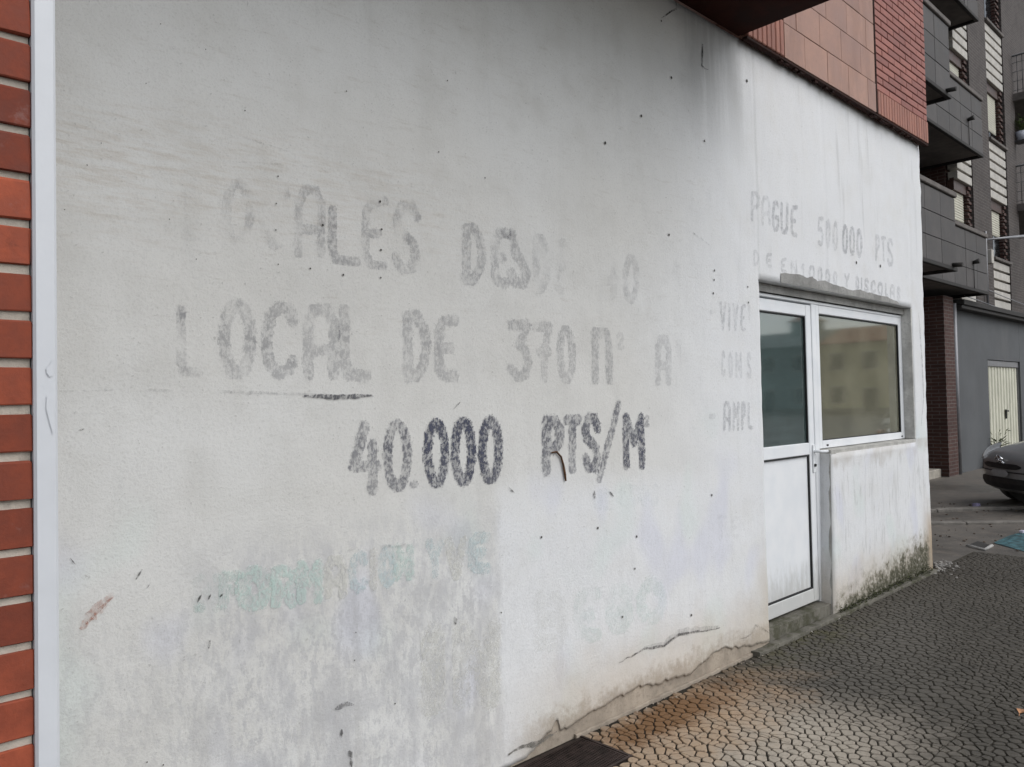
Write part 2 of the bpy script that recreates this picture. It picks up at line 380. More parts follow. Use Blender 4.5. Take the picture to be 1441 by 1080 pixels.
def clip(poly, p, n):
    out = []; m = len(poly)
    for i in range(m):
        a = poly[i]; b = poly[(i+1) % m]
        da = (a[0]-p[0])*n[0]+(a[1]-p[1])*n[1]; db = (b[0]-p[0])*n[0]+(b[1]-p[1])*n[1]
        if da <= 0: out.append(a)
        if (da < 0 < db) or (db < 0 < da):
            t = da/(da-db); out.append((a[0]+(b[0]-a[0])*t, a[1]+(b[1]-a[1])*t))
    return out
GX0, GX1, GY0, GY1 = 2.63, 2.63, -.28, 0   # (drain cover corner, set below)
cover_c = [onZ(700, 1082), onZ(815, 1036), onZ(880, 1066)]
CVX1 = cover_c[1].x; CVX0 = CVX1-.62; CVY0 = cover_c[2].y; CVY1 = -.012
def paving():
    rng = random.Random(3)
    cw, ch = .062, .040                    # cell pitch: long along the wall, short across
    nx = int((PX1-PX0)/cw); ny = int((PY1-PY0)/ch)
    def seed(i, j):
        q = random.Random(i*7919+j*104729)
        x = PX0+(i+.5*(j % 2)+.5+q.uniform(-.36, .36))*cw; y = PY0+(j+.5+q.uniform(-.36, .36))*ch
        # the stamped pattern swirls
        wx = .040*math.sin(y*7.0+1.3*math.sin(x*3.1)); wy = .032*math.sin(x*5.2+1.1*math.sin(y*4.0+1))
        return (x+wx, y+wy)
    S = {}
    for i in range(-3, nx+3):
        for j in range(-3, ny+3): S[i, j] = seed(i, j)
    cells = []
    gap = .0036
    TS = .40                               # slab size; slab seams cut the cells
    for i in range(nx):
        for j in range(ny):
            p = S[i, j]
            if p[1] > -.02 or p[0] > PX1-.03: continue
            if CVX0 < p[0] < CVX1 and p[1] > CVY0: continue
            poly = [(p[0]-.15, p[1]-.15), (p[0]+.15, p[1]-.15), (p[0]+.15, p[1]+.15), (p[0]-.15, p[1]+.15)]
            for a in range(-3, 4):
                for b in range(-3, 4):
                    if a == 0 and b == 0: continue
                    q = S.get((i+a, j+b))
                    if q is None: continue
                    dx, dy = q[0]-p[0], q[1]-p[1]; L = math.hypot(dx, dy)
                    if L > .2 or L < 1e-5: continue
                    k = L/2-gap; poly = clip(poly, (p[0]+dx/L*k, p[1]+dy/L*k), (dx/L, dy/L))
                    if len(poly) < 3: break
                if len(poly) < 3: break
            if len(poly) < 3: continue
            poly = clip(poly, (0, -.014), (0, 1))
            if p[1] > CVY0-.1 and CVX0-.1 < p[0] < CVX1+.1 and len(poly) >= 3:
                if p[0] >= CVX1: poly = clip(poly, (CVX1+.0135, 0), (-1, 0))
                elif p[0] <= CVX0: poly = clip(poly, (CVX0-.0135, 0), (1, 0))
                else: poly = clip(poly, (0, CVY0-.0135), (0, 1))
            parts = [poly]
            for ax in (0, 1):                  # slab seams cut straight through the pattern
                nxt = []
                for q in parts:
                    if len(q) < 3: continue
                    lo = min(v[ax] for v in q); hi = max(v[ax] for v in q); k = math.ceil(lo/TS)*TS
                    if lo+.004 < k < hi-.004:
                        e_ = (1, 0) if ax == 0 else (0, 1); w_ = (-1, 0) if ax == 0 else (0, -1)
                        pa = (k-.0012, 0) if ax == 0 else (0, k-.0012); pb_ = (k+.0012, 0) if ax == 0 else (0, k+.0012)
                        nxt += [clip(q, pa, e_), clip(q, pb_, w_)]
                    else: nxt.append(q)
                parts = nxt
            for q in parts:
                if len(q) < 3: continue
                ar = abs(sum(q[k][0]*q[(k+1) % len(q)][1]-q[(k+1) % len(q)][0]*q[k][1] for k in range(len(q)))/2)
                if ar < 5e-5: continue
                cells.append(((sum(v[0] for v in q)/len(q), sum(v[1] for v in q)/len(q)), q))
    def shape(m, poly, o, dz):
        cx = sum(q[0] for q in poly)/len(poly); cy = sum(q[1] for q in poly)/len(poly)
        # round the outline once (corner cutting)
        rp = []
        for k in range(len(poly)):
            a = poly[k]; b = poly[(k+1) % len(poly)]
            rp += [(a[0]*.8+b[0]*.2, a[1]*.8+b[1]*.2), (a[0]*.2+b[0]*.8, a[1]*.2+b[1]*.8)]
        n = len(rp); base = len(m.v)
        for s_, z in ((1.0, -.0075), (.985, -.0022), (.90, 0.0)):
            for q in rp: m.v.append((cx+(q[0]-cx)*s_-o[0], cy+(q[1]-cy)*s_-o[1], z+dz*(z > -.007)-o[2]))
        for r in range(2):
            for k in range(n):
                k2 = (k+1) % n; m.f.append((base+r*n+k, base+r*n+k2, base+(r+1)*n+k2, base+(r+1)*n+k)); m.sm.append(False)
        m.f.append(tuple(base+2*n+k for k in range(n))); m.sm.append(False)
    def vis(p):
        v = Vector((p[0], p[1]+D, -CAMH)); z = v.dot(fw)
        if z < .2: return 1e9
        x = v.dot(r2)/z*FPX+W/2; y = H/2-v.dot(u2)/z*FPX
        return z if (0 < x < W and 0 < y < H) else 1e9
    cells.sort(key=lambda c: vis(c[0]))
    rest = MB()
    for k, (p, poly) in enumerate(cells):
        dz = rng.uniform(-.0008, .0006)
        if k < 290:
            m = MB(); shape(m, poly, (p[0], p[1], 0), dz)
            link('paving_cell', m.mesh('paving_cell', M['cell']), pavement, (p[0], p[1], 0))
        else: shape(rest, poly, (0, 0, 0), dz)
    tag(link('paving_cells', rest.mesh('paving_cells', M['cell']), pavement), kind='stuff')
paving()

# ------------------------------------------------------------------ near building
WT = 3.665                                  # top of the plastered wall
XL, XC = -3.0, 7.19                         # wall from XL to the street corner
OX0, OXM, OX1 = onY(1068.5, 400).x, 5.285, onY(1283.5, 440).x
OZS, OZT = 1.105, 2.225                     # window sill and lintel
bld = root('plastered_building', (3.5, 0, 0), 'pale plastered ground floor wall with faded painted sign under terracotta cladding', 'building')

def corner_x(z): return XC + .035*(z/WT) + .010*fbm(z*2.2, 3.1, 0) + .006*fbm(z*11, 9.1, 0)
def ragged(x):
    if x < CVX1-.32: return .004+.012*abs(fbm(x*14, 2, 0))
    if x < CVX1-.12: return lerp(.004, .11, (x-(CVX1-.32))/.20)+.018*fbm(x*30, 5, 0)
    if x < OX0+.1:
        t = .078+.042*fbm(x*2.2, 7, 0)+.010*math.copysign(abs(fbm(x*22, 1, 0))**.7, fbm(x*22, 1, 0))+.012*fbm(x*55, 1, 4)
        return max(.02, t*(1-.55*max(0, (x-3.9)/.5)))
    return .0+.02*abs(fbm(x*12, 1, 8))
def build_wall():
    xs = set()
    x = XL
    while x < .3: xs.add(round(x, 4)); x += .06
    while x < XC-.02: xs.add(round(x, 4)); x += .014 if x < 4.5 else .025
    for k in (OX0, OXM, OX1, XC): xs.add(round(k, 4))
    xs = sorted(xs)
    # keep the opening columns exact: drop neighbours that come too close
    keep = [round(k, 4) for k in (OX0, OXM, OX1, XC)]
    xs = [k for k in xs if k in keep or all(abs(k-q) > .006 for q in keep)]
    zs = [i*.02 for i in range(0, 16)]+[.32+i*.0436 for i in range(0, 18)]+[OZS]+[OZS+.05+i*.0485 for i in range(22)]+[OZT]+[OZT+.045+i*.045 for i in range(31)]
    zs = sorted(set(round(z, 4) for z in zs if z < WT-.015))+[WT]
    keepz = (OZS, OZT); zs = [z for z in zs if z in keepz or all(abs(z-q) > .012 for q in keepz)]
    ko0, kom, ko1, kxc = keep
    bm = bmesh.new(); V = {}
    for i, x in enumerate(xs):
        zb = ragged(x)
        for j, z in enumerate(zs):
            zz = z if z >= .30 else lerp(zb, .30, z/.30)
            y = .010*fbm(x*.9, z*.9, 1.0)+.0022*fbm(x*7, z*7, 2)+.0010*fbm(x*30, z*30, 2)
            if x > XC-.16: y += .008*((x-(XC-.16))/.16)**2
            y += .010*max(0, 1-abs(z-WT)/.05)*0
            xx = x
            if x == kxc: xx = corner_x(z); y += .010+.006*fbm(z*9, 1, 3)
            elif x > XC-.03: xx = x
            # chipped, soft arrises round the opening
            if abs(x-kom) < 1e-6 and z < OZS: xx -= .05*(1-z/OZS)
            if abs(x-ko1) < 1e-6 or abs(x-ko0) < 1e-6 or abs(x-kom) < 1e-6:
                xx += .003*fbm(z*9, x, 5); y += .004
            V[i, j] = bm.verts.new((xx, y, zz))
    for i in range(len(xs)-1):
        cx = (xs[i]+xs[i+1])/2
        for j in range(len(zs)-1):
            cz = (zs[j]+zs[j+1])/2
            if ko0 < cx < kom and cz < OZT: continue
            if kom < cx < ko1 and OZS < cz < OZT: continue
            bm.faces.new((V[i, j], V[i+1, j], V[i+1, j+1], V[i, j+1]))
    # plaster thickness / reveals: extrude every open edge inwards
    be = [e for e in bm.edges if e.is_boundary]
    ret = bmesh.ops.extrude_edge_only(bm, edges=be)
    for v in [q for q in ret['geom'] if isinstance(q, bmesh.types.BMVert)]:
        inside = (ko0-.02 < v.co.x < ko1+.02 and .0 < v.co.z < OZT+.02 and v.co.x > ko0-.02 and not (v.co.x > kom+.02 and v.co.z < OZS-.05))
        if v.co.x > XC-.02: v.co.y = 5.0
        elif inside: v.co.y = .17
        else: v.co.y += .02
    bmesh.ops.recalc_face_normals(bm, faces=bm.faces)
    for f in bm.faces: f.smooth = abs(f.normal.y) > .6
    me = bpy.data.meshes.new('wall'); bm.to_mesh(me); bm.free(); me.materials.append(M['plaster'])
    return link('wall', me, bld)
wall = build_wall()

# cement that shows where the plaster has dropped off, and the low footing
def strip_mesh(name, mat, x0, x1, ya, yb, za, zb, parent, step=.02, jy=.004, jz=.006, fr=16, follow=False):
    """long low strip with uneven top and front edges (front towards -y)"""
    m = MB(); n = max(2, int((x1-x0)/step)); rows = []
    for i in range(n+1):
        x = lerp(x0, x1, i/n); dy = jy*fbm(x*fr, 3, 1)+(.010*fbm(x*.9, .09, 1.0) if follow else 0); dz = jz*fbm(x*fr, 8, 2)
        base = len(m.v)
        m.v += [(x, ya+dy, za), (x, ya+dy, zb+dz-.003), (x, ya+dy+.006, zb+dz), (x, yb, zb+dz*.4), (x, yb, za)]; rows.append(base)
    for i in range(n):
        for k in range(4):
            m.f.append((rows[i]+k, rows[i+1]+k, rows[i+1]+k+1, rows[i]+k+1)); m.sm.append(False)
    m.f.append(tuple(rows[0]+k for k in range(5))); m.f.append(tuple(rows[-1]+k for k in reversed(range(5)))); m.sm += [False, False]
    return m.build(name, mat, parent)
strip_mesh('cement_base', M['cement'], 2.0, OX0-.004, .0065, .10, -.03, .34, bld, jy=.002, jz=.0, follow=True)
strip_mesh('footing', M['cement'], CVX1-.02, 4.15, -.011, .012, -.03, .011, bld, jy=.007, jz=.005)
strip_mesh('footing', M['threshold'], 4.15, 7.16, -.050, .006, -.03, .018, bld, jy=.014, jz=.012, fr=9)
strip_mesh('threshold', M['threshold'], OX0+.004, OXM-.004, .015, .34, -.03, .088, bld, jy=.010, jz=.010, fr=9)

# ---- lettering -----------------------------------------------------------
def arc(cx, cy, rx, ry, a0, a1, n=16): return [(cx+rx*math.cos(R(lerp(a0, a1, i/n))), cy+ry*math.sin(R(lerp(a0, a1, i/n)))) for i in range(n+1)]
GL = {
 'A': [[(0, 0), (0, .78), (.25, 1), (.75, 1), (1, .78), (1, 0)], [(0, .38), (1, .38)]],
 'B': [[(0, 0), (0, 1), (.7, 1), (1, .85), (1, .65), (.7, .53), (0, .53)], [(.7, .53), (1, .38), (1, .14), (.7, 0), (0, 0)]],
 'C': [[(1, .80), (.85, .97), (.5, 1), (.15, .86), (0, .55), (0, .40), (.15, .12), (.5, 0), (.85, .05), (1, .20)]],
 'D': [[(0, 0), (0, 1), (.45, 1), (.85, .8), (1, .5), (.85, .2), (.45, 0), (0, 0)]],
 'E': [[(1, 1), (.35, .98), (.06, .84), (0, .5), (.06, .16), (.35, .02), (1, 0)], [(0, .5), (.7, .5)]],
 'F': [[(0, 0), (0, 1), (1, 1)], [(0, .52), (.8, .52)]],
 'G': [[(1, .85), (.7, 1), (.25, .95), (0, .6), (0, .3), (.3, 0), (.8, .02), (1, .2), (1, .45), (.55, .45)]],
 'I': [[(.5, 0), (.5, 1)]], '1': [[(.2, .8), (.6, 1), (.6, 0)]],
 'L': [[(0, 1), (0, .22), (.18, .03), (1, 0)]],
 'M': [[(0, 0), (0, 1), (.5, .5), (1, 1), (1, 0)]], 'm': [[(0, 0), (0, 1), (.8, .98), (1, .8), (1, 0)]],
 'N': [[(0, 0), (0, 1), (1, 0), (1, 1)]],
 'O': [arc(.5, .5, .5, .5, 90, 450, 26)], '0': [arc(.5, .5, .5, .5, 90, 450, 26)],
 'P': [[(0, 0), (0, 1), (.6, 1), (1, .86), (1, .60), (.6, .46), (0, .46)]],
 'R': [[(0, 0), (0, 1), (.6, 1), (1, .86), (1, .60), (.6, .46), (0, .46)], [(.5, .46), (1, 0)]],
 'S': [[(1, .82), (.75, 1), (.3, 1), (0, .82), (.1, .62), (.85, .40), (1, .2), (.75, 0), (.25, 0), (0, .18)]],
 's': [[(0, 1), (.25, .62), (.75, .38), (1, .18), (.75, 0), (.2, .05), (0, .2)]],
 'T': [[(0, 1), (1, 1)], [(.5, 1), (.5, 0)]],
 'U': [[(0, 1), (0, .2), (.25, 0), (.75, 0), (1, .2), (1, 1)]],
 'V': [[(0, 1), (.5, 0), (1, 1)]], 'Y': [[(0, 1), (.5, .5), (1, 1)], [(.5, .5), (.5, 0)]],
 '2': [[(0, .8), (.3, 1), (.8, .95), (.95, .7), (0, 0), (1, 0)]],
 '3': [[(0, 1), (.95, 1), (.5, .62), (.85, .52), (1, .28), (.8, .04), (.4, 0), (0, .15)]],
 '4': [[(.45, 1), (0, .38), (1, .38)], [(.80, .72), (.80, 0)]],
 '5': [[(1, 1), (.1, 1), (.05, .58), (.6, .6), (1, .4), (.9, .1), (.5, 0), (0, .08)]],
 '7': [[(0, 1), (1, 1), (.62, .5), (.62, 0)], [(.3, .5), (.95, .5)]],
 '/': [[(0, 0), (1, 1)]], '-': [[(0, .5), (1, .5)]], '.': [[(.3, .5), (.7, .5)]],
}
def seg_dist(px, pz, a, b):
    dx, dz = b[0]-a[0], b[1]-a[1]; L2 = dx*dx+dz*dz
    t = 0. if L2 < 1e-12 else max(0., min(1., ((px-a[0])*dx+(pz-a[1])*dz)/L2))
    return math.hypot(px-a[0]-dx*t, pz-a[1]-dz*t)
def glyph_mesh(strokes, w, wyf):
    """one flat single-layer sheet covering all strokes; 'cov' falls to 0 at the painted edge"""
    P = [p for s_ in strokes for p in s_]; c = max(.0026, w/6.5); pad = w/2+c
    x0 = min(p[0] for p in P)-pad; x1 = max(p[0] for p in P)+pad; z0 = min(p[1] for p in P)-pad; z1 = max(p[1] for p in P)+pad
    segs = [(a, b) for s_ in strokes for a, b in zip(s_, s_[1:])]
    nx = int((x1-x0)/c)+2; nz = int((z1-z0)/c)+2; Dm = {}
    for i in range(nx):
        for k in range(nz):
            x = x0+i*c; z = z0+k*c
            Dm[i, k] = w/2*(1+.16*fbm(x*26, z*26, 3.)) - min(seg_dist(x, z, a, b) for a, b in segs)
    idx = {}; V = []; cov = []; F = []
    def vid(i, k):
        if (i, k) not in idx:
            idx[i, k] = len(V); x = x0+i*c; z = z0+k*c; V.append((x, wyf(x, z), z)); cov.append(max(0., Dm[i, k]/(w/2)))
        return idx[i, k]
    for i in range(nx-1):
        for k in range(nz-1):
            if max(Dm[i, k], Dm[i+1, k], Dm[i, k+1], Dm[i+1, k+1]) > 0: F.append((vid(i, k), vid(i+1, k), vid(i+1, k+1), vid(i, k+1)))
    return V, F, cov
SLATE = (.085, .09, .125)
letter_n = 0
def wall_y(x, z): return .010*fbm(x*.9, z*.9, 1.0)+.0022*fbm(x*7, z*7, 2)
def letter(ch, x0, x1, yt, yb, wpx, st, wear, col=SLATE, dslope=0.0, aspect=1.0):
    """ch in the photo box x0..x1, yt..yb; wpx stroke width in photo pixels; dslope px drop across the box"""
    global letter_n; letter_n += 1
    h = wpx/2; cx = (x0+x1)/2; cy = (yt+yb)/2; a = onY(cx-5, cy); b = onY(cx+5, cy); ww = wpx*(b.x-a.x)/10*(.97 if wpx > 5 else .78)
    strokes = []
    for st_ in GL[ch]:
        pts = []
        for u, v in st_:
            q = onY(lerp(x0+h, x1-h, u), lerp(yb-h, yt+h, v)+dslope*(u-.5)); pts.append((q.x, q.z))
        strokes.append(pts)
    V, F, cov = glyph_mesh(strokes, ww*aspect, lambda x, z: -.0026+wall_y(x, z))
    m = MB(); m.v = V; m.f = F; m.sm = [False]*len(F)
    o = m.build('painted_letter', M['paint'], wall); at_ = o.data.attributes.new('cov', 'FLOAT', 'POINT'); at_.data.foreach_set('value', cov); o['cov_on'] = 1.0; o.color = (*col, st*((.80 if 560 < yt < 600 and x1 < 920 and x0 > 480 else .46) if col is SLATE else .55)); o['wear'] = wear
    return o
L = letter
# first line, almost gone
for a in [('L', 250, 300, 248, 342, 12, .30, .86), ('O', 312, 358, 252, 346, 13, .58, .80), ('C', 364, 408, 250, 352, 13, .50, .85), ('A', 414, 458, 262, 362, 12, .42, .52),
          ('L', 462, 508, 290, 374, 12, .50, .40), ('E', 508, 546, 278, 380, 11, .45, .50), ('S', 552, 592, 284, 384, 12, .50, .45),
          ('D', 650, 684, 316, 400, 12, .52, .38), ('E', 690, 718, 322, 404, 11, .55, .45), ('s', 714, 748, 324, 406, 12, .55, .35),
          ('D', 750, 776, 332, 412, 10, .34, .60), ('E', 778, 800, 338, 414, 9, .34, .75), ('4', 842, 872, 358, 420, 9, .28, .8), ('0', 876, 900, 360, 426, 8, .42, .6), ('M', 924, 958, 364, 420, 8, .22, .92)]: L(*a)
# second line
for a in [('L', 248, 286, 430, 532, 14, .58, .62), ('O', 308, 362, 420, 534, 17, .55, .38), ('C', 368, 421, 424, 534, 16, .52, .22), ('A', 427, 478, 428, 535, 15, .46, .25), ('L', 478, 523, 430, 537, 15, .46, .18),
          ('D', 568, 608, 438, 537, 14, .46, .2), ('E', 612, 648, 444, 537, 13, .46, .3), ('3', 714, 749, 452, 536, 11, .46, .2), ('7', 749, 778, 455, 537, 10, .40, .3), ('0', 783, 811, 460, 539, 10, .46, .2),
          ('m', 833, 863, 463, 539, 10, .46, .3), ('2', 867, 880, 468, 492, 5, .25, .5), ('A', 922, 945, 474, 541, 8, .34, .35), ('I', 948, 962, 480, 544, 7, .20, .7)]: L(*a)
# third line, the best kept
for a in [('4', 492, 538, 594, 697, 14, .50, .2), ('0', 540, 580, 591, 692, 12.5, .68, 0.), ('.', 576, 590, 674, 690, 9, .8, 0.), ('0', 597, 633, 590, 686, 12, 1.0, 0.), ('0', 635, 670, 588, 683, 12, 1.0, 0.), ('0', 673, 708, 587, 680, 12, .9, 0.),
          ('P', 763, 793, 587, 669, 12, .60, .05), ('T', 792, 818, 586, 665, 10, .62, .1), ('S', 818, 845, 584, 663, 10, .72, .05), ('/', 838, 874, 566, 678, 8, .58, .1), ('M', 876, 907, 584, 659, 9, .85, .05), ('2', 906, 915, 584, 601, 4, .4, .2)]: L(*a)
# right-hand notice
for a in [('P', 1056, 1069, 271, 311, 4, .46, .3), ('A', 1070, 1084, 277, 317, 4, .38, .45), ('G', 1085, 1096, 283, 326, 4, .55, .2), ('U', 1097, 1109, 286, 329, 4, .55, .2), ('E', 1111, 1122, 290, 333, 4, .50, .3),
          ('5', 1149, 1158, 307, 346, 3.5, .5, .2), ('0', 1160, 1168, 310, 349, 3.5, .38, .3), ('0', 1170, 1179, 313, 352, 3.5, .38, .3), ('0', 1184, 1193, 317, 357, 3.5, .58, .1), ('0', 1194, 1203, 320, 359, 3.5, .58, .1), ('0', 1204, 1213, 323, 362, 3.5, .58, .1),
          ('P', 1230, 1237, 332, 366, 3, .42, .3), ('T', 1238, 1246, 334, 368, 3, .42, .3), ('S', 1247, 1256, 337, 374, 3, .46, .3),
          ('D', 1060, 1069, 353, 374, 3, .40, .3), ('E', 1077, 1086, 357, 377, 3, .40, .4), ('E', 1098, 1107, 364, 384, 3, .42, .3), ('N', 1112, 1122, 367, 388, 3, .46, .3), ('1', 1126, 1133, 372, 392, 3, .40, .3), ('O', 1137, 1146, 374, 394, 3, .48, .2), ('O', 1149, 1157, 377, 398, 3, .48, .2), ('O', 1160, 1168, 380, 400, 3, .40, .3), ('O', 1171, 1178, 383, 402, 3, .40, .3),
          ('Y', 1187, 1195, 386, 404, 2.6, .38, .3), ('D', 1203, 1209, 390, 408, 2.6, .48, .2), ('I', 1210, 1214, 392, 410, 2.6, .48, .2), ('S', 1215, 1222, 393, 412, 2.6, .48, .2), ('C', 1224, 1231, 396, 414, 2.6, .46, .2), ('O', 1233, 1241, 398, 416, 2.6, .46, .2), ('L', 1243, 1248, 400, 418, 2.6, .46, .2), ('A', 1250, 1258, 402, 420, 2.6, .40, .3), ('S', 1261, 1267, 405, 423, 2.6, .44, .3),
          ('V', 1013, 1023, 425, 465, 3.5, .38, .35), ('I', 1024, 1030, 427, 465, 3.5, .38, .35), ('V', 1031, 1040, 427, 466, 3.5, .36, .35), ('E', 1042, 1050, 429, 466, 3.5, .55, .15), ('I', 1052, 1057, 430, 450, 3, .30, .4), ('-', 999, 1008, 434, 444, 4, .36, .3),
          ('C', 1015, 1022, 494, 530, 3.5, .32, .4), ('O', 1025, 1033, 496, 531, 3.5, .30, .4), ('N', 1035, 1045, 496, 532, 3.5, .30, .4), ('S', 1051, 1058, 497, 532, 3.5, .32, .4),
          ('A', 1018, 1029, 566, 606, 4, .46, .2), ('M', 1031, 1041, 566, 606, 3.5, .42, .2), ('P', 1043, 1050, 566, 605, 3.5, .42, .2), ('L', 1052, 1060, 567, 604, 3.5, .42, .2), ('-', 997, 1008, 580, 592, 5, .32, .3),
          ('T', 1010, 1023, 726, 757, 4, .14, .5), ('E', 1028, 1040, 728, 757, 4, .14, .5)]: L(*a)
# older mint-green lettering underneath
MINT = (.60, .73, .68); CREAM = (.72, .715, .665); ICE = (.60, .70, .71)
for a in [('I', 262, 290, 808, 862, 12, .4, .6, MINT), ('N', 276, 310, 806, 862, 12, .4, .6, MINT), ('F', 306, 340, 803, 858, 15, .6, .45, MINT), ('O', 330, 384, 796, 860, 22, .85, .10, MINT), ('R', 380, 418, 796, 856, 15, .9, .05, MINT), ('M', 416, 454, 788, 850, 14, .85, .05, MINT),
          ('A', 455, 488, 782, 842, 12, .9, .1, CREAM), ('C', 490, 518, 776, 834, 11, .75, .1, ICE), ('I', 518, 532, 772, 830, 10, .8, .1, CREAM), ('O', 532, 558, 768, 826, 11, .75, .1, ICE), ('N', 552, 582, 766, 816, 12, .75, .2, MINT), ('Y', 598, 624, 760, 812, 10, .75, .1, ICE), ('V', 625, 657, 756, 816, 11, .9, .1, CREAM), ('E', 657, 690, 750, 806, 12, .8, .1, ICE),
          ('I', 585, 632, 884, 1004, 34, .72, .45, CREAM), ('N', 636, 704, 876, 994, 24, .62, .35, CREAM), ('B', 752, 800, 836, 912, 15, .30, .5, CREAM), ('E', 806, 846, 830, 900, 13, .30, .5, MINT), ('G', 850, 890, 824, 888, 13, .36, .4, MINT), ('O', 894, 938, 816, 876, 13, .40, .4, MINT),
          ('O', 868, 902, 684, 712, 9, .24, .5, ICE), ('N', 900, 926, 684, 710, 9, .2, .5, ICE), ('E', 832, 862, 690, 716, 9, .2, .6, ICE)]: L(*a)

# ---- cracks, scrapes, drill holes, wire ----------------------------------
def scratch(pts, wpx, mat, name='crack', st=None, wear=0., col=None, jit=1.2):
    m = MB(); P = []
    for a, b in zip(pts, pts[1:]):
        n = max(1, int(math.hypot(b[0]-a[0], b[1]-a[1])/6))
        for k in range(n): P.append((lerp(a[0], b[0], k/n), lerp(a[1], b[1], k/n)))
    P.append(pts[-1]); rows = []
    for i, p in enumerate(P):
        t = i/(len(P)-1); w = wpx*(.25+.75*math.sin(math.pi*min(1, max(.04, t))))*(1+.5*fbm(p[0]*.2, p[1]*.2, 2))
        jy = jit*fbm(p[0]*.13, p[1]*.13, 7)*2
        a = onY(p[0], p[1]+jy); q = MB
        b = onY(p[0]+1, p[1]+jy); s = (b.x-a.x)
        nx = P[min(i+1, len(P)-1)][0]-P[max(i-1, 0)][0]; ny = P[min(i+1, len(P)-1)][1]-P[max(i-1, 0)][1]; Ln = math.hypot(nx, ny) or 1
        ox, oz = ny/Ln*w*s/2, nx/Ln*w*s/2; y = wall_y(a.x, a.z)-.0042
        rows.append(len(m.v)); m.v += [(a.x-ox, y, a.z-oz), (a.x+ox, y, a.z+oz)]
    for i in range(len(rows)-1): m.f.append((rows[i], rows[i]+1, rows[i+1]+1, rows[i+1])); m.sm.append(False)
    o = m.build(name, mat, wall)
    if st is not None: o.color = (*(col or (.10, .10, .10)), st); o['wear'] = wear
    return o
scratch([(80, 551), (160, 549), (300, 551), (430, 555), (526, 558)], 4, M['paint'], 'scrape_mark', .42, .75, (.2, .2, .21), .5)
scratch([(428, 557), (470, 559), (524, 557)], 6.5, M['paint'], 'scrape_mark', .75, .2, (.12, .12, .13), .4)
scratch([(870, 933), (905, 914), (935, 908), (955, 893), (1012, 884)], 2.2, M['paint'], 'crack', .85, .3, (.13, .125, .12))
scratch([(905, 912), (935, 906), (955, 891), (1010, 882)], 6, M['paint'], 'crack', .25, .3, (.25, .24, .24))
scratch([(989, 62), (987, 92), (996, 100)], 2.2, M['paint'], 'crack', 1.0, 0., (.03, .03, .03))
scratch([(950, 0), (952, 12), (944, 17), (930, 27)], 1.8, M['paint'], 'crack', .9, .0, (.04, .04, .04))
scratch([(1041, 900), (1055, 892), (1062, 880), (1082, 890)], 2.5, M['paint'], 'crack', .5, .6, (.25, .23, .2))
scratch([(715, 1062), (735, 1050), (755, 1046), (782, 1030)], 5, M['paint'], 'crack', .9, .2, (.18, .17, .15))
scratch([(960, 322), (975, 330), (985, 336), (998, 346)], 1.8, M['paint'], 'crack', .7, .8, (.08, .08, .08))
scratch([(470, 998), (488, 990), (497, 992)], 7, M['paint'], 'scrape_mark', .5, .1, (.2, .2, .2))
scratch([(430, 785), (470, 778), (520, 770), (600, 766)], 4, M['paint'], 'scrape_mark', .4, .8, (.25, .25, .25))
scratch([(112, 886), (130, 862), (150, 842), (165, 832)], 17, M['paint'], 'pink_scuff', .38, .6, (.48, .25, .19))
scratch([(120, 878), (140, 855), (160, 838)], 6, M['paint'], 'pink_scuff', .5, .5, (.42, .18, .12))
scratch([(270, 205), (330, 192), (400, 212), (455, 232)], 2.5, M['paint'], 'brown_scuff', .25, .7, (.32, .24, .17))
scratch([(310, 226), (380, 232), (450, 236), (470, 258)], 3, M['paint'], 'brown_scuff', .25, .7, (.34, .26, .19))
scratch([(1293, 440), (1297, 500), (1300, 560), (1296, 600)], 1.6, M['paint'], 'crack', .35, .4, (.2, .2, .2))
for (x, y, dx, dy, w) in [(190, 815, 9, -14, 3.4), (276, 848, 6, -12, 3), (292, 843, 3, -8, 2.4), (308, 840, 5, -5, 3), (834, 690, 1, 12, 3), (856, 692, 6, 7, 2.4), (480, 1026, 0, 12, 4), (490, 1056, 4, 10, 6), (492, 1066, 2, 14, 3.5), (637, 868, 3, 10, 6), (205, 828, 5, -8, 2), (98, 785, 8, 10, 1.4), (292, 912, 2, -12, 3), (110, 606, 9, -2, 3), (715, 686, 8, 8, 2), (648, 566, -9, 10, 2)]:
    scratch([(x, y), (x+dx*.5, y+dy*.5), (x+dx, y+dy)], w, M['paint'], 'gouge', .7, .1, (.05, .048, .045), .2)
def hole(px, py, rpx):
    m = MB(); c = onY(px, py); r = .60*rpx*(onY(px+1, py).x-c.x); y = wall_y(c.x, c.z)-.0040
    n = 9; ring = [(c.x+r*math.cos(2*math.pi*k/n)*(1+.25*fbm(px+k, py, 0)), y, c.z+r*1.1*math.sin(2*math.pi*k/n)) for k in range(n)]
    m.poly(ring); return m.build('drill_hole', M['crack'], wall)
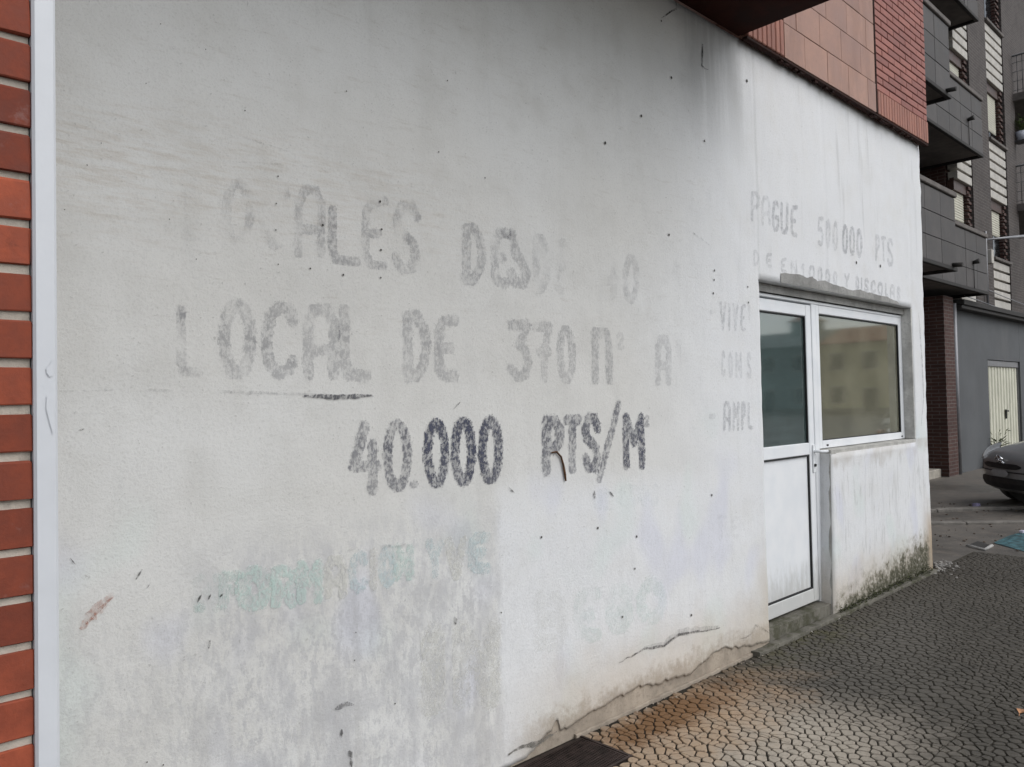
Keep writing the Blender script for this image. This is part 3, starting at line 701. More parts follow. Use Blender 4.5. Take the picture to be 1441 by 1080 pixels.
for (x, y, r) in [(390, 249, 1.8), (388, 287, 1.6), (388, 324, 1.6), (392, 372, 1.4), (437, 378, 1.8), (483, 387, 2.1), (454, 317, 2.4), (534, 284, 2.2), (537, 323, 2.0), (536, 352, 2.0), (536, 391, 1.6), (238, 309, 1.3), (276, 365, 1.3), (90, 296, 1.4), (122, 233, 1.6), (142, 202, 1.3), (940, 331, 1.6), (1005, 381, 1.3), (1005, 394, 1.2), (1004, 413, 1.4), (1052, 404, 1.1), (1053, 426, 1.1), (1204, 370, 1.4), (1237, 375, 1.3), (850, 202, 2.2), (901, 164, 2.0), (944, 110, 1.8), (1051, 114, 1.8), (990, 199, 1.4), (615, 215, 1.3), (681, 251, 1.3), (761, 756, 1.8), (839, 743, 1.8), (894, 755, 1.7), (874, 868, 1.7), (891, 800, 1.5), (1002, 697, 1.4), (973, 866, 1.6), (555, 990, 1.6), (206, 1072, 1.8), (229, 1076, 1.8), (498, 929, 1.4), (704, 862, 1.3), (225, 35, 1.2), (205, 118, 1.2), (485, 130, 1.4), (288, 71, 1.2), (343, 157, 1.6), (627, 115, 1.3), (930, 30, 1.4), (500, 890, 1.3)]: hole(x, y, r)
wp = [onY(x, y) for x, y in [(775, 637), (782, 636), (788, 643), (791, 655), (793, 668), (794, 677)]]
m = MB(); m.tube([(p.x, -.008+wall_y(p.x, p.z), p.z) for p in wp], [.0035, .0042, .0045, .0052, .0055, .004], 6); m.build('rusty_wire', M['rust'], wall)
# grey cement repair above the window
pts_t = [(1098, 385), (1124, 386), (1134, 391), (1142, 390), (1149, 396), (1160, 395), (1172, 401), (1186, 404), (1196, 409), (1210, 408), (1222, 412), (1234, 416), (1246, 418), (1255, 423), (1267, 427)]
pts_b = [(1098, 398.6), (1124, 403.8), (1134, 405.8), (1142, 407.4), (1149, 408.8), (1160, 410.9), (1172, 413.3), (1186, 416), (1196, 418), (1210, 420.8), (1222, 423.2), (1234, 425.5), (1246, 427.8), (1255, 429.6), (1267, 432.0)]
m = MB(); T_ = []; B_ = []
for i in range(len(pts_t)-1):
    for k in range(4):
        t = k/4; px = lerp(pts_t[i][0], pts_t[i+1][0], t); T_.append((px, lerp(pts_t[i][1], pts_t[i+1][1], t)+1.6*fbm(px*.35, 2, 0))); B_.append((px, lerp(pts_b[i][1], pts_b[i+1][1], t)))
for i in range(len(T_)-1):
    q = []
    for p in (B_[i], B_[i+1], T_[i+1], T_[i]):
        w_ = onY(*p); q.append((w_.x, -.0034+wall_y(w_.x, w_.z), max(w_.z, OZT+.004)))
    m.quad(*q)
m.build('cement_repair', M['cement_patch_and_shade'], wall)

# ---- door and window joinery ---------------------------------------------
FY = .085                                    # face of the frame, back from the wall face
FB = .135
door = boxpart('door', M['alu'], bld, OX0+.05, OX0+.125, FY, FB, .105, 2.135, .004)      # hinge stile; the leaf hangs together below
DX0, DX1 = OX0+.05, 5.215
def jp(x0, x1, z0, z1, name, par, ya=FY, yb=FB, mat='alu', c=.004): return boxpart(name, M[mat], par, x0, x1, ya, yb, z0, z1, c)
jp(DX1-.075, DX1, .105, 2.135, 'stile', door)
jp(OX0+.1255, DX1-.0755, 2.055, 2.134, 'rail', door)
jp(OX0+.1255, DX1-.0755, 1.105, 1.185, 'rail', door)
jp(OX0+.1255, DX1-.0755, .106, .195, 'rail', door)
jp(OX0+.13, DX1-.08, .20, 1.10, 'panel', door, FY+.016, FY+.03)
jp(OX0+.1255, DX1-.0755, 1.0935, 1.1045, 'gasket', door, FY+.004, FY+.03, 'gasket', 0)
jp(DX1-.0875, DX1-.0755, .196, 1.093, 'gasket', door, FY+.004, FY+.03, 'gasket', 0)
jp(OX0+.1255, DX1-.088, .1955, .206, 'gasket', door, FY+.004, FY+.03, 'gasket', 0)
jp(OX0+.1255, DX1-.0755, 1.1855, 2.0545, 'pane', door, FY+.020, FY+.026, 'door_glass', 0)
jp(DX1-.0805, DX1-.0757, 1.186, 2.054, 'gasket', door, FY+.006, FY+.0195, 'gasket', 0)
jp(OX0+.1255, DX1-.081, 2.047, 2.0545, 'gasket', door, FY+.006, FY+.0195, 'gasket', 0)
hm = MB(); hx = DX1-.028
hm.box(hx-.015, hx+.015, FY-.010, FY-.0005, .98, 1.17, c=.003); hm.tube([(hx, FY-.005, 1.125), (hx, FY-.045, 1.125), (hx+.02, FY-.056, 1.124), (hx+.125, FY-.056, 1.120)], .010, 10)
hm.build('handle', M['alu'], door)
km = MB(); km.tube([(hx, FY-.010, 1.03), (hx, FY-.020, 1.03)], .010, 10); km.build('lock_cylinder', M['gasket'], door)
# fixed frame
frame = jp(OX0+.002, OX0+.047, .09, 2.168, 'frame', bld, FY-.004, FB+.01)
jp(DX1+.004, 5.286, .09, 2.145, 'mullion', frame, FY-.004, FB+.01)
jp(OX0+.0475, OX1-.012, 2.146, 2.168, 'head', frame, FY-.004, FB+.01)
strip_mesh('shaded_lintel_strip', M['cement_patch_and_shade'], OX0+.004, OX1-.002, .060, .17, 2.170, 2.223, bld, jy=.004, jz=.0)  # grey strip over the frame head; lintel shade is put into its colour
win = jp(5.290, 5.342, 1.135, 2.1455, 'window', bld, FY, FB)
jp(OX1-.075, OX1-.012, 1.135, 2.1455, 'stile', win)
jp(5.3425, OX1-.0755, 2.085, 2.145, 'rail', win)
jp(5.3425, OX1-.0755, 1.135, 1.190, 'rail', win)
jp(5.3425, OX1-.0755, 1.1905, 2.0845, 'pane', win, FY+.020, FY+.026, 'glass', 0)
for a in ((5.3427, OX1-.0757, 2.0775, 2.0843), (5.3427, OX1-.0757, 1.1907, 1.196)): jp(*a, 'gasket', win, FY+.006, FY+.0195, 'gasket', 0)
for a in ((OX1-.0815, OX1-.0757, 1.1965, 2.077), (5.3427, 5.3485, 1.1965, 2.077)): jp(*a, 'gasket', win, FY+.006, FY+.0195, 'gasket', 0)
for x in (5.40, OX1-.09): jp(x, x+.028, 1.150, 1.162, 'drain_slot', win, FY-.003, FY+.002, 'gasket', 0)
strip_mesh('window_sill', M['reveal'], 5.292, OX1-.006, .004, .12, 1.10, 1.131, bld, jy=.004, jz=.003)
m = MB()
m.quad((OXM-.049, .006, .05), (OXM-.0015, .006, 1.098), (OXM-.0015+.022, .17, 1.098), (OXM-.049+.022, .17, .05)); m.quad((OXM-.0015, .006, 1.098), (OXM+.2, .006, 1.0985), (OXM+.2, .17, 1.0985), (OXM-.0015+.022, .17, 1.098)); m.build('lower_jamb', M['reveal'], bld)
boxpart('window_reveal', M['pale_reveal'], bld, OX1-.010, OX1+.02, .006, .14, 1.134, 2.22, .003)
boxpart('backing_board', M['back'], bld, OX0+.02, DX1+.02, .36, .38, .05, 2.5)
boxpart('backing_board', M['back2'], bld, DX1+.03, OX1+.4, .40, .42, .9, 2.5)
boxpart('inner_floor', M['reveal'], bld, OX0-.3, OX1+.4, .345, 1.4, -.02, .06)

# ---- soffit, bay and terracotta cladding ---------------------------------
BX = 4.20; BAYP = 1.32
boxpart('soffit', M['soffit'], bld, XL, BX, -BAYP, -.001, WT+.006, WT+.13, .006)
boxpart('bay', M['tile'], bld, XL, BX-.012, -BAYP+.01, .3, WT+.132, 9.0)
boxpart('upper_wall', M['red_mortar'], bld, BX-.01, XC+.02, -.022, .3, WT+.003, 9.0)
boxpart('side_wall', M['plaster'], bld, XC-.4, XC-.03, .3, 8.0, WT, 9.0)
m = MB()
m.box(BX+.002, XC+.045, -.058, -.0225, WT-.022, WT-.004, c=.003)
for k in range(26):                          # irregular drips of render under the edge
    x = lerp(BX+.3, XC, random.random()); m.box(x, x+random.uniform(.015, .06), -.052, -.026, WT-.030-random.uniform(0, .006), WT-.020)
m.build('edge_trim', M['edge_trim'], bld)
CZ0 = WT-.002
clad = boxpart('cladding_joint', M['edge_trim'], bld, 6.118, 6.142, -.062, -.024, CZ0, 7.2, .004)
# big tiles, running bond
tw, th, j = .34, .228, .004
me_t = {}
def piece(kind, w, h, dep, mat, c):
    key = (kind, round(w, 4), round(h, 4))
    if key not in me_t:
        q = MB(); q.box(-w/2, w/2, -dep, 0, 0, h, c=c); me_t[key] = q.mesh(kind, M[mat])
    return me_t[key]
panel = boxpart('tile_panel', M['pink_mortar'], bld, 4.66, 6.117, -.034, -.0225, CZ0, 5.6)
nrow = 0; z = CZ0
while z < 5.35:
    x = 4.664-(tw/2 if nrow % 2 else .06)
    while x < 6.11:
        a = max(x, 4.664); b = min(x+tw-j, 6.112)
        if b-a > .03:
            o = link('tile', piece('tile', b-a, th-j, .026+.0, 'tile', .002), panel, ((a+b)/2, -.0335+random.uniform(-.0015, .0015), z))
        x += tw
    z += th; nrow += 1
# ribbed tiles next to the bay
ribp = boxpart('ribbed_panel', M['red_mortar'], bld, BX+.004, 4.657, -.034, -.0225, CZ0, 5.6)
for r_ in range(7):
    for k in range(8):
        x = BX+.008+k*.0562
        link('ribbed_tile', piece('ribbed_tile', .050, .236, .030, 'rib', .006), ribp, (x+.026, -.0335+random.uniform(-.001, .001), CZ0+r_*.242))
# brick field by the corner with a soldier course below
bp = boxpart('brick_panel', M['pink_mortar'], bld, 6.145, XC+.028, -.034, -.0225, CZ0, 5.6)
bx0, bx1 = 6.147, XC+.036
n = 20
for k in range(n):
    w_ = (bx1-bx0)/n; link('soldier_brick', piece('soldier_brick', w_-.007, .185, .030, 'rib', .004), bp, (bx0+(k+.5)*w_, -.0335+random.uniform(-.001, .001), CZ0))
z = CZ0+.193; row = 0
while z < 5.35:
    x = bx0-(.125 if row % 2 else 0)
    while x < bx1-.02:
        a = max(x, bx0); b = min(x+.242, bx1)
        if b-a > .02: link('brick', piece('brick', b-a, .050, .0235, 'facade_brick', .003), bp, ((a+b)/2, -.0335+random.uniform(-.001, .001), z))
        x += .25
    z += .058; row += 1

# rainwater pipe on the side of the corner
m = MB(); px_ = XC+.075
m.tube([(px_, .16, WT+.3), (px_, .16, 3.05), (px_+.01, .15, 2.96), (px_+.06, .13, 2.90)], .032, 10); m.build('downpipe', simple('grey_pipe', (.06, .06, .06), .5), bld)

# ------------------------------------------------------------------ brick column with white trim (left foreground)
COLY = -1.135; ce = onY(45.5, 540, COLY).x; te = onY(80, 540, COLY).x
col_ = root('brick_column', (ce-.25, COLY+.2, 0), 'red brick column with pale mortar and white edging board at the far left', 'column')
boxpart('mortar_core', M['mortar'], col_, ce-.56, ce-.0015, COLY+.007, COLY+.36, -.02, WT, 0)
CH = .0650
pb = onY(20, 51.7, COLY).z; off = pb-math.floor(pb/CH)*CH
full = {}
def brick_mesh(w, k):
    key = (round(w, 3), k)
    if key not in full:
        bm = bmesh.new(); bmesh.ops.create_cube(bm, size=1)
        bmesh.ops.scale(bm, vec=(w, .115, CH-.0115), verts=bm.verts)
        bmesh.ops.bevel(bm, geom=bm.edges[:], offset=.0022, segments=1, affect='EDGES')
        q = random.Random(k*13+5)
        for v in bm.verts: v.co += Vector((q.uniform(-.0016, .0016), q.uniform(-.0010, .0010), q.uniform(-.0017, .0017)))
        mm = bpy.data.meshes.new('brick'); bm.to_mesh(mm); bm.free(); mm.materials.append(M['brick']); full[key] = mm
    return full[key]
for r_ in range(-1, int(WT/CH)):
    z0 = off+r_*CH+.006
    if z0 < 0 or z0+CH > WT: continue
    x = ce
    first = .1135 if r_ % 2 else .236
    k = 0
    while x > ce-.55:
        w_ = first if k == 0 else .236
        w_ = min(w_, x-(ce-.56)); 
        if w_ < .03: break
        cx = x-w_/2
        o = link('brick', brick_mesh(w_-.0, random.randrange(6)), col_, (cx, COLY+.0575+random.uniform(-.0012, .0012), z0+(CH-.0115)/2))
        x -= w_+.0115; k += 1
m = MB(); m.box(ce+.0005, te, COLY-.006, COLY+.36, -.01, WT-.001, c=.0035); trim = m.build('white_trim', M['white_trim'], col_)
for (pts) in ([(71, 512), (65, 519), (66, 525), (70, 531), (75, 528), (75, 505)], [(66, 557), (65, 575), (70, 595), (75, 612), (76, 590), (72, 562)]):
    m = MB(); m.poly([tuple(onY(x, y, COLY-.0075)) for x, y in pts]); m.poly([tuple(onY(x-1.2, y+1, COLY-.0066)) for x, y in pts]); m.build('paint_flake', M['white_trim'], trim)

# ------------------------------------------------------------------ cast-iron drain cover
dc = root('drain_cover', ((CVX0+CVX1)/2, (CVY0+CVY1)/2, 0), 'dark ribbed iron cover let into the pavement against the wall', 'drain cover')
m = MB(); m.box(CVX0, CVX1, CVY0, CVY1, -.025, -.003)
m.build('plate', M['iron'], dc)
m = MB(); e = .012
m.box(CVX0-.012, CVX0, CVY0-.012, CVY1, -.025, .001); m.box(CVX1, CVX1+.012, CVY0-.012, CVY1, -.025, .001); m.box(CVX0, CVX1, CVY0-.012, CVY0, -.025, .001)
m.build('frame', M['iron'], dc)
m = MB(); x = CVX0+.006
while x < CVX1-.008:
    y = CVY0+.006
    while y < CVY1-.03:
        m.box(x, x+.0052, y, y+.022, -.003, .0005); y += .028
    x += .0115
tag(m.build('tread', M['iron'], dc), kind='stuff')
for k in range(9):
    x = random.uniform(CVX0+.25, CVX1-.03); y = random.uniform(CVY0+.02, CVY1-.02)

# crumbled plaster along the foot of the wall and moss cushions by the corner
def crumbs(name, mat, n, fn, smin, smax, parent=None, kind='stuff'):
    m = MB(); q = random.Random(len(name)*31+n)
    for k in range(n):
        x, y, z = fn(q); s = q.uniform(smin, smax)
        bm = bmesh.new(); bmesh.ops.create_icosphere(bm, subdivisions=1, radius=s)
        for v in bm.verts: v.co = Vector((v.co.x*q.uniform(.7, 1.5), v.co.y*q.uniform(.6, 1.2), v.co.z*q.uniform(.4, .8)))+Vector((x, y, z))
        m.addbm(bm)
    o = m.build(name, mat, parent)
    if kind: o['kind'] = kind
    return o
cr = crumbs('plaster_crumbs', M['plaster'], 150, lambda q: (q.uniform(2.7, 7.0), -abs(q.gauss(.02, .025))-.012, .004), .0015, .005)
tag(cr, 'small crumbs of plaster scattered along the foot of the white wall', 'rubble')
def rub(q):
    a = q.uniform(0, 6.28); r_ = abs(q.gauss(0, .14)); return (7.32+r_*math.cos(a)*1.3, .0+r_*math.sin(a)*.7, .0+max(0, .05-r_*.2)*q.random())
rb = crumbs('rubble_heap', cement('pale_rubble', (.30, .285, .265)), 170, rub, .004, .020)
tag(rb, 'small pale rubble heap at the foot of the wall corner', 'rubble')
ms = crumbs('moss_cushions', M['moss'], 520, lambda q: (lambda x: (x, q.uniform(-.035, .004), .018+abs(q.gauss(.0, .012+.012*max(0, x-5.6)))))(q.uniform(5.3, 7.08)), .003, .008)
tag(ms, 'dark green moss growing along the foot of the wall below the window', 'moss')

# ------------------------------------------------------------------ far building down the street
FYP, FYR = 2.55, 3.25
def bricktex(name, a, b, mo, sc=1.0):
    g = G(name); X, Y, Z = g.xyz()
    cb = g.n('ShaderNodeCombineXYZ'); g.set(cb.inputs[0], g.add(X, Y)); g.set(cb.inputs[1], Z)
    q = g.n('ShaderNodeTexBrick'); g.set(q.inputs['Vector'], cb.outputs[0]); q.inputs['Scale'].default_value = sc
    q.inputs['Brick Width'].default_value = .25; q.inputs['Row Height'].default_value = .066; q.inputs['Mortar Size'].default_value = .008
    g.set(q.inputs['Color1'], a); g.set(q.inputs['Color2'], b); g.set(q.inputs['Mortar'], mo)
    c = g.mix(g.mul(g.mr(g.noise(2.5, 5), .4, .7), .4), q.outputs['Color'], tuple(k*.6 for k in a))
    return g.done(g.bsdf(c, .8, g.bump(g.math('SUBTRACT', 1., q.outputs['Fac']), .6, .006), spec=.3))
M['dbrick'] = bricktex('dark_grey_brick', (.060, .049, .045), (.074, .060, .054), (.110, .10, .092))
M['rbrick'] = bricktex('dark_red_brick', (.062, .030, .025), (.080, .038, .030), (.12, .10, .09))
M['grey_render'] = simple('grey_render', (.088, .092, .096), .85, .12, 1.4, .25, 30, dirt=(.12, .12, .12))
M['slab'] = simple('grey_balcony_tile', (.078, .071, .068), .75, .18, 5, .15, 40, dirt=(.10, .095, .09), perobj=.22)
M['dark_under'] = simple('grimy_balcony_underside', (.13, .115, .105), .9, .2, 4)
M['black_edge'] = simple('blackened_edge', (.028, .025, .023), .85, .3, 7)
M['strip'] = simple('cream_panel', (.48, .455, .41), .7, .1, 6, .1, 30, dirt=(.33, .30, .26), perobj=.12)
M['cream_door'] = simple('cream_painted_steel', (.60, .59, .48), .5, .05, 3, .05, 30, dirt=(.33, .32, .26))
M['shutter'] = simple('cream_shutter', (.55, .53, .44), .55, .06, 4, .05, 30)
M['wood'] = simple('dark_brown_frame', (.055, .026, .018), .55, .2, 10)
M['dark_glass'] = simple('dark_window_pane', (.012, .013, .014), .08, .1, 4, 0.)
M['grey_metal'] = simple('grey_metal', (.22, .22, .23), .45, .1, 10, .05, 30, .4)
M['rail'] = simple('dark_railing', (.05, .05, .052), .5, .2, 10, .05)
M['step'] = simple('pale_step_stone', (.36, .33, .28), .8, .15, 6)

far = root('apartment_block', (17, 4, 0), 'dark grey brick apartment block with tiled balconies beyond the white wall', 'building')
boxpart('wall', M['dbrick'], far, 17.92, 19.14, FYP, 9, 3.2, 14)                  # pier beside the recessed balconies
boxpart('wall', M['dbrick'], far, 20.44, 21.3, FYP-.004, 9, 3.2, 18)
boxpart('wall', M['rbrick'], far, 19.14, 20.44, FYP+.22, 9, 3.2, 14)
boxpart('wall', M['dbrick'], far, 9.5, 16.96, FYR, 9, 3.3, 14)
boxpart('wall', M['rbrick'], far, 16.96, 17.92, FYP+.22, 9, 3.2, 14)
boxpart('wall', M['dbrick'], far, 21.3, 42, 4.0, 9, 3.2, 18)
boxpart('wall', M['rbrick'], far, 9.5, 15.55, FYR+.35, 9, -.02, 3.3)
# ground floor pillar, step and soffit of the passage
boxpart('pillar', M['rbrick'], far, 15.45, 15.98, 2.42, FYR+.5, -.02, 3.30)
boxpart('step', M['step'], far, 13.6, 15.43, 2.55, 3.60, -.02, .14, .01)
m = MB(); m.tube([(16.06, 2.44, .0), (16.06, 2.44, 3.2)], .05, 8); m.build('downpipe', M['grey_metal'], far)
# rendered garage front
garage = boxpart('garage_wall', M['grey_render'], far, 16.0, 18.29, 2.5, 2.9, -.02, 3.16)
boxpart('wall_piece', M['grey_render'], garage, 20.72, 26, 2.5, 2.9, -.02, 3.16)
boxpart('wall_piece', M['grey_render'], garage, 18.29, 20.72, 2.502, 2.9, 2.20, 3.155)
m = MB(); m.box(16.15, 26.2, 2.28, 2.56, 3.17, 3.27, c=.01); m.box(16.15, 26.2, 2.32, 2.5, 3.10, 3.17, c=.01); m.build('eave', M['black_edge'], garage)
gd = MB()
x = 18.32; nrib = 11; w_ = (20.70-18.32)/nrib
for k in range(nrib):
    a = 18.32+k*w_
    prof = [(a, 2.60), (a+w_*.18, 2.60), (a+w_*.30, 2.565), (a+w_*.80, 2.565), (a+w_*.92, 2.60), (a+w_, 2.60)]
    for (xa, ya), (xb, yb) in zip(prof, prof[1:]): gd.quad((xa, ya, .02), (xb, yb, .02), (xb, yb, 2.06), (xa, ya, 2.06))
gdo = gd.build('garage_door', M['cream_door'], far)
m = MB(); m.box(18.30, 20.71, 2.53, 2.60, 2.062, 2.195, c=.01); m.build('lintel', M['grey_metal'], gdo)
m = MB(); m.box(18.295, 18.33, 2.54, 2.62, .0, 2.06); m.box(20.69, 20.716, 2.54, 2.62, 0, 2.06); m.build('frame', M['grey_metal'], gdo)
m = MB(); m.box(19.66, 19.70, 2.535, 2.565, .93, 1.13); m.box(19.60, 19.78, 2.515, 2.54, 1.08, 1.11); m.build('handle', M['gasket'], gdo)

def shutter_mesh(name, x0, x1, y, z0, z1, parent):
    m = MB(); z = z1
    while z > z0+.001:
        zn = max(z0, z-.052)
        m.quad((x0, y, zn+.006), (x1, y, zn+.006), (x1, y-.010, (z+zn)/2+.003), (x0, y-.010, (z+zn)/2+.003)); m.quad((x0, y-.010, (z+zn)/2+.003), (x1, y-.010, (z+zn)/2+.003), (x1, y, z), (x0, y, z)); m.quad((x0, y+.003, zn), (x1, y+.003, zn), (x1, y, zn+.006), (x0, y, zn+.006)); z = zn
    return m.build(name, M['shutter'], parent)
# columns of windows with cream panels between
for SX0, SX1, ops in ((19.16, 20.42, (.55, .28, .9, .35)), (16.98, 17.90, (.52, .40, .6, .3))):
    for k in range(4):
        zs = 4.46+2.62*k; yw = FYP+.14
        wf = MB(); wf.box(SX0, SX1, yw+.02, yw+.06, zs, zs+1.30); w0 = wf.build('window', M['wood'], far)
        xm = (SX0+SX1-.2)/2
        boxpart('pane', M['dark_glass'], w0, SX0+.06, xm-.04, yw+.005, yw+.019, zs+.06, zs+1.0)
        boxpart('pane', M['dark_glass'], w0, xm+.04, SX1-.20, yw+.005, yw+.019, zs+.06, zs+1.0)
        shutter_mesh('shutter', SX0+.02, SX1-.22, yw-.01, zs+ops[k], zs+1.10, w0)
        boxpart('shutter_box', M['wood'], w0, SX0, SX1, yw-.06, yw+.018, zs+1.10, zs+1.34)
        m = MB(); m.box(SX0-.015, SX1+.015, FYP-.05, yw+.02, zs-.065, zs-.004, c=.008); m.build('sill', M['dark_under'], w0)
        m = MB()                                     # toothed brick jamb
        for q in range(17): m.box(SX1-.17, SX1-.005, FYP+.035+.03*(q % 2), yw+.02, zs+.02+q*.075, zs+.02+q*.075+.058)
        m.build('toothed_jamb', M['rbrick'], w0)
        for q in range(6):
            z1 = zs-.085-q*.213
            if z1-.165 < 3.20: continue
            boxpart('cream_panel', M['strip'], far, SX0+.01, SX1-.01, FYP+.01, FYP+.19, z1-.165, z1, .006)
for k in range(3):
    zs = 3.62+2.67*k
    # windows behind the nearer balcony
    wf = MB(); wf.box(12.4, 14.0, FYR-.05, FYR-.002, zs, zs+2.12); w0 = wf.build('balcony_door', M['wood'], far)
    boxpart('pane', M['dark_glass'], w0, 12.5, 13.9, FYR-.066, FYR-.051, zs+.1, zs+2.0)
    boxpart('frame', M['strip'], w0, 14.02, 14.12, FYR-.08, FYR-.003, zs, zs+2.12)
def balcony(x0, x1, y, zb, h, tcol, yback):
    b = boxpart('balcony', M['dark_under'], far, x0, x1-.02, y+.05, yback, zb, zb+.16)        # slab
    boxpart('parapet', M['red_mortar'] if False else M['black_edge'], b, x0, x1-.012, y+.028, y+.12, zb+.004, zb+h-.05)
    boxpart('parapet', M['black_edge'], b, x1-.11, x1-.012, y+.121, yback, zb+.161, zb+h-.05)
    rows = 3; n = int(round((x1-x0)/tcol)); tw_ = (x1-x0)/n; th_ = (h-.07)/rows
    for r_ in range(rows):
        for c_ in range(n):
            link('tile', piece('slab', tw_-.009, th_-.009, .028, 'slab', .003), b, (x0+(c_+.5)*tw_, y+.028+random.uniform(-.002, .002), zb+.012+r_*th_))
    m = MB(); m.box(x0, x1+.03, y-.03, y+.16, zb+h-.05, zb+h+.03, c=.01); m.build('coping', M['dark_under'], b)
    m = MB(); m.box(x0, x1+.004, y-.012, y+.05, zb-.05, zb+.010, c=.006); m.box(x1-.05, x1+.003, y+.051, yback, zb-.048, zb+.009); m.build('drip_edge', M['black_edge'], b)
    return b
for k in range(3):
    zb = 3.42+2.67*k
    b1 = balcony(9.9, 13.15, 1.50, zb, 1.14, .62, FYR)
    b2 = balcony(13.16, 16.98, 2.10, zb+.02, 1.10, .62, FYR)
    m = MB(); m.tube([(12.95, 1.50, zb+.03), (12.95, 1.36, zb+.02)], .035, 8); m.build('drain_spout', M['black_edge'], b1)
    m = MB(); m.tube([(16.1, 2.10, zb+.50), (16.1, 1.99, zb+.52)], [.03, .05], 8); m.tube([(16.1, 2.085, zb+.02), (16.1, 2.085, zb+.5)], .006, 5); m.build('floodlight', M['black_edge'], b2)
# right-hand wire balconies at the frame edge
for k in range(2):
    zb = 5.75+2.62*k
    b = boxpart('balcony', M['dark_under'], far, 21.2, 25, 2.2, 4.0, zb, zb+.18, .01)
    m = MB(); zt = zb+1.08
    m.tube([(21.22, 2.24, zt), (25, 2.24, zt)], .025, 6); m.tube([(21.22, 2.24, zt), (21.22, 4.0, zt)], .025, 6)
    for q in range(36): m.tube([(21.22+q*.105, 2.24, zb+.1), (21.22+q*.105, 2.24, zt)], .008, 4)
    for q in range(17): m.tube([(21.22, 2.24+q*.105, zb+.1), (21.22, 2.24+q*.105, zt)], .008, 4)
    for q in range(4): m.tube([(21.22, 2.24, zb+.25+q*.22), (25, 2.24, zb+.25+q*.22)], .007, 4); m.tube([(21.22, 2.24, zb+.25+q*.22), (21.22, 4.0, zb+.25+q*.22)], .007, 4)
    m.build('railing', M['rail'], b)
    boxpart('balcony_window', M['dark_glass'], far, 22.3, 24.5, 3.97, 3.998, zb+.18, zb+2.3)

# wall bracket with cable and small box
br = root('cable_bracket', (18.45, FYP-.04, 4.3), 'thin grey cable arm with a white junction box on the brick pier', 'bracket')
m = MB(); m.tube([(18.45, FYP-.05, 3.3), (18.45, FYP-.05, 4.9)], .025, 6); m.build('post', M['grey_metal'], br)
m = MB(); m.tube([(18.45, FYP-.05, 4.72), (19.4, FYP-.25, 4.86), (21.4, FYP-.55, 5.15)], [.02, .03, .05], 6); m.build('arm', M['grey_metal'], br)
boxpart('junction_box', M['strip'], br, 18.50, 18.66, FYP-.14, FYP-.02, 4.22, 4.52, .01)
for k, (za, zc) in enumerate(((3.75, 3.55), (3.42, 3.36))):
    m = MB(); P = [(lerp(16.9, 26, i/14), FYP-.06, lerp(za, zc, i/14)-.10*math.sin(math.pi*i/14)) for i in range(15)]
    m.tube(P, .010, 5); o = m.build('wall_cable', M['grey_metal'])
    tag(o, ('upper' if k == 0 else 'lower')+' thin cable strung along the brick front above the garage', 'cable')

# potted plant on the ledge at the right edge
def leaves(m, c, n, h, sp, ln, wd, q):
    for k in range(n):
        a = q.uniform(0, 6.283); r_ = q.uniform(.02, sp); t = q.random()
        b = Vector(c)+Vector((math.cos(a)*r_*t, math.sin(a)*r_*t, h*t*q.uniform(.3, 1.)))
        d = Vector((math.cos(a), math.sin(a), q.uniform(-.3, 1.2))).normalized(); s = d.cross(Vector((0, 0, 1))).normalized()*wd*q.uniform(.6, 1.2)
        e = b+d*ln*q.uniform(.6, 1.3); mm = b.lerp(e, .5)+Vector((0, 0, ln*.12))
        m.poly([b, mm-s, e, mm+s])
def leafmat(name, a, b):
    g = G(name); c = g.mix(g.mr(g.noise(25, 3), .35, .65), a, b); return g.done(g.bsdf(c, .6, spec=.3))
M['leaf'] = leafmat('leaf_green', (.055, .085, .028), (.11, .14, .05))
M['weed'] = leafmat('weed_green', (.05, .065, .025), (.095, .105, .045))
pp = onY(1437, 198, FYP-.1)
pot = root('potted_plant', (pp.x, FYP-.1, pp.z), 'trailing green plant in a white pot fixed to the dark brick front', 'plant')
m = MB(); m.tube([(pp.x, FYP-.12, pp.z-.02), (pp.x, FYP-.12, pp.z+.20)], [.10, .14], 12); m.build('pot', simple('white_pot', (.5, .52, .58), .5), pot)
m = MB(); leaves(m, (pp.x, FYP-.12, pp.z+.18), 150, .42, .15, .18, .016, random.Random(4)); m.build('foliage', M['leaf'], pot)
boxpart('bracket', M['rail'], pot, pp.x-.16, pp.x+.16, FYP-.26, FYP-.006, pp.z-.05, pp.z-.022)

# weeds by the garage door
wpnt = onZ(1391, 659)
for k, (dx, h_, n_, lab) in enumerate(((-.05, .30, 220, 'low bushy weed at the foot of the grey garage wall'), (.40, .75, 200, 'taller grassy weed beside the cream garage door'))):
    c0 = (17.9+dx, 2.36, -.01)
    wd = root('weed', c0, lab, 'weed')
    m = MB(); leaves(m, c0, n_, h_, .26 if k == 0 else .16, .14, .022, random.Random(8+k)); m.build('foliage', M['weed'], wd)
    m = MB()
    for q in range(6): m.tube([c0, (c0[0]+random.uniform(-.1, .1), c0[1]+random.uniform(-.06, .06), h_*random.uniform(.6, .95))], [.008, .003], 5)
    m.build('stem', M['weed'], wd)

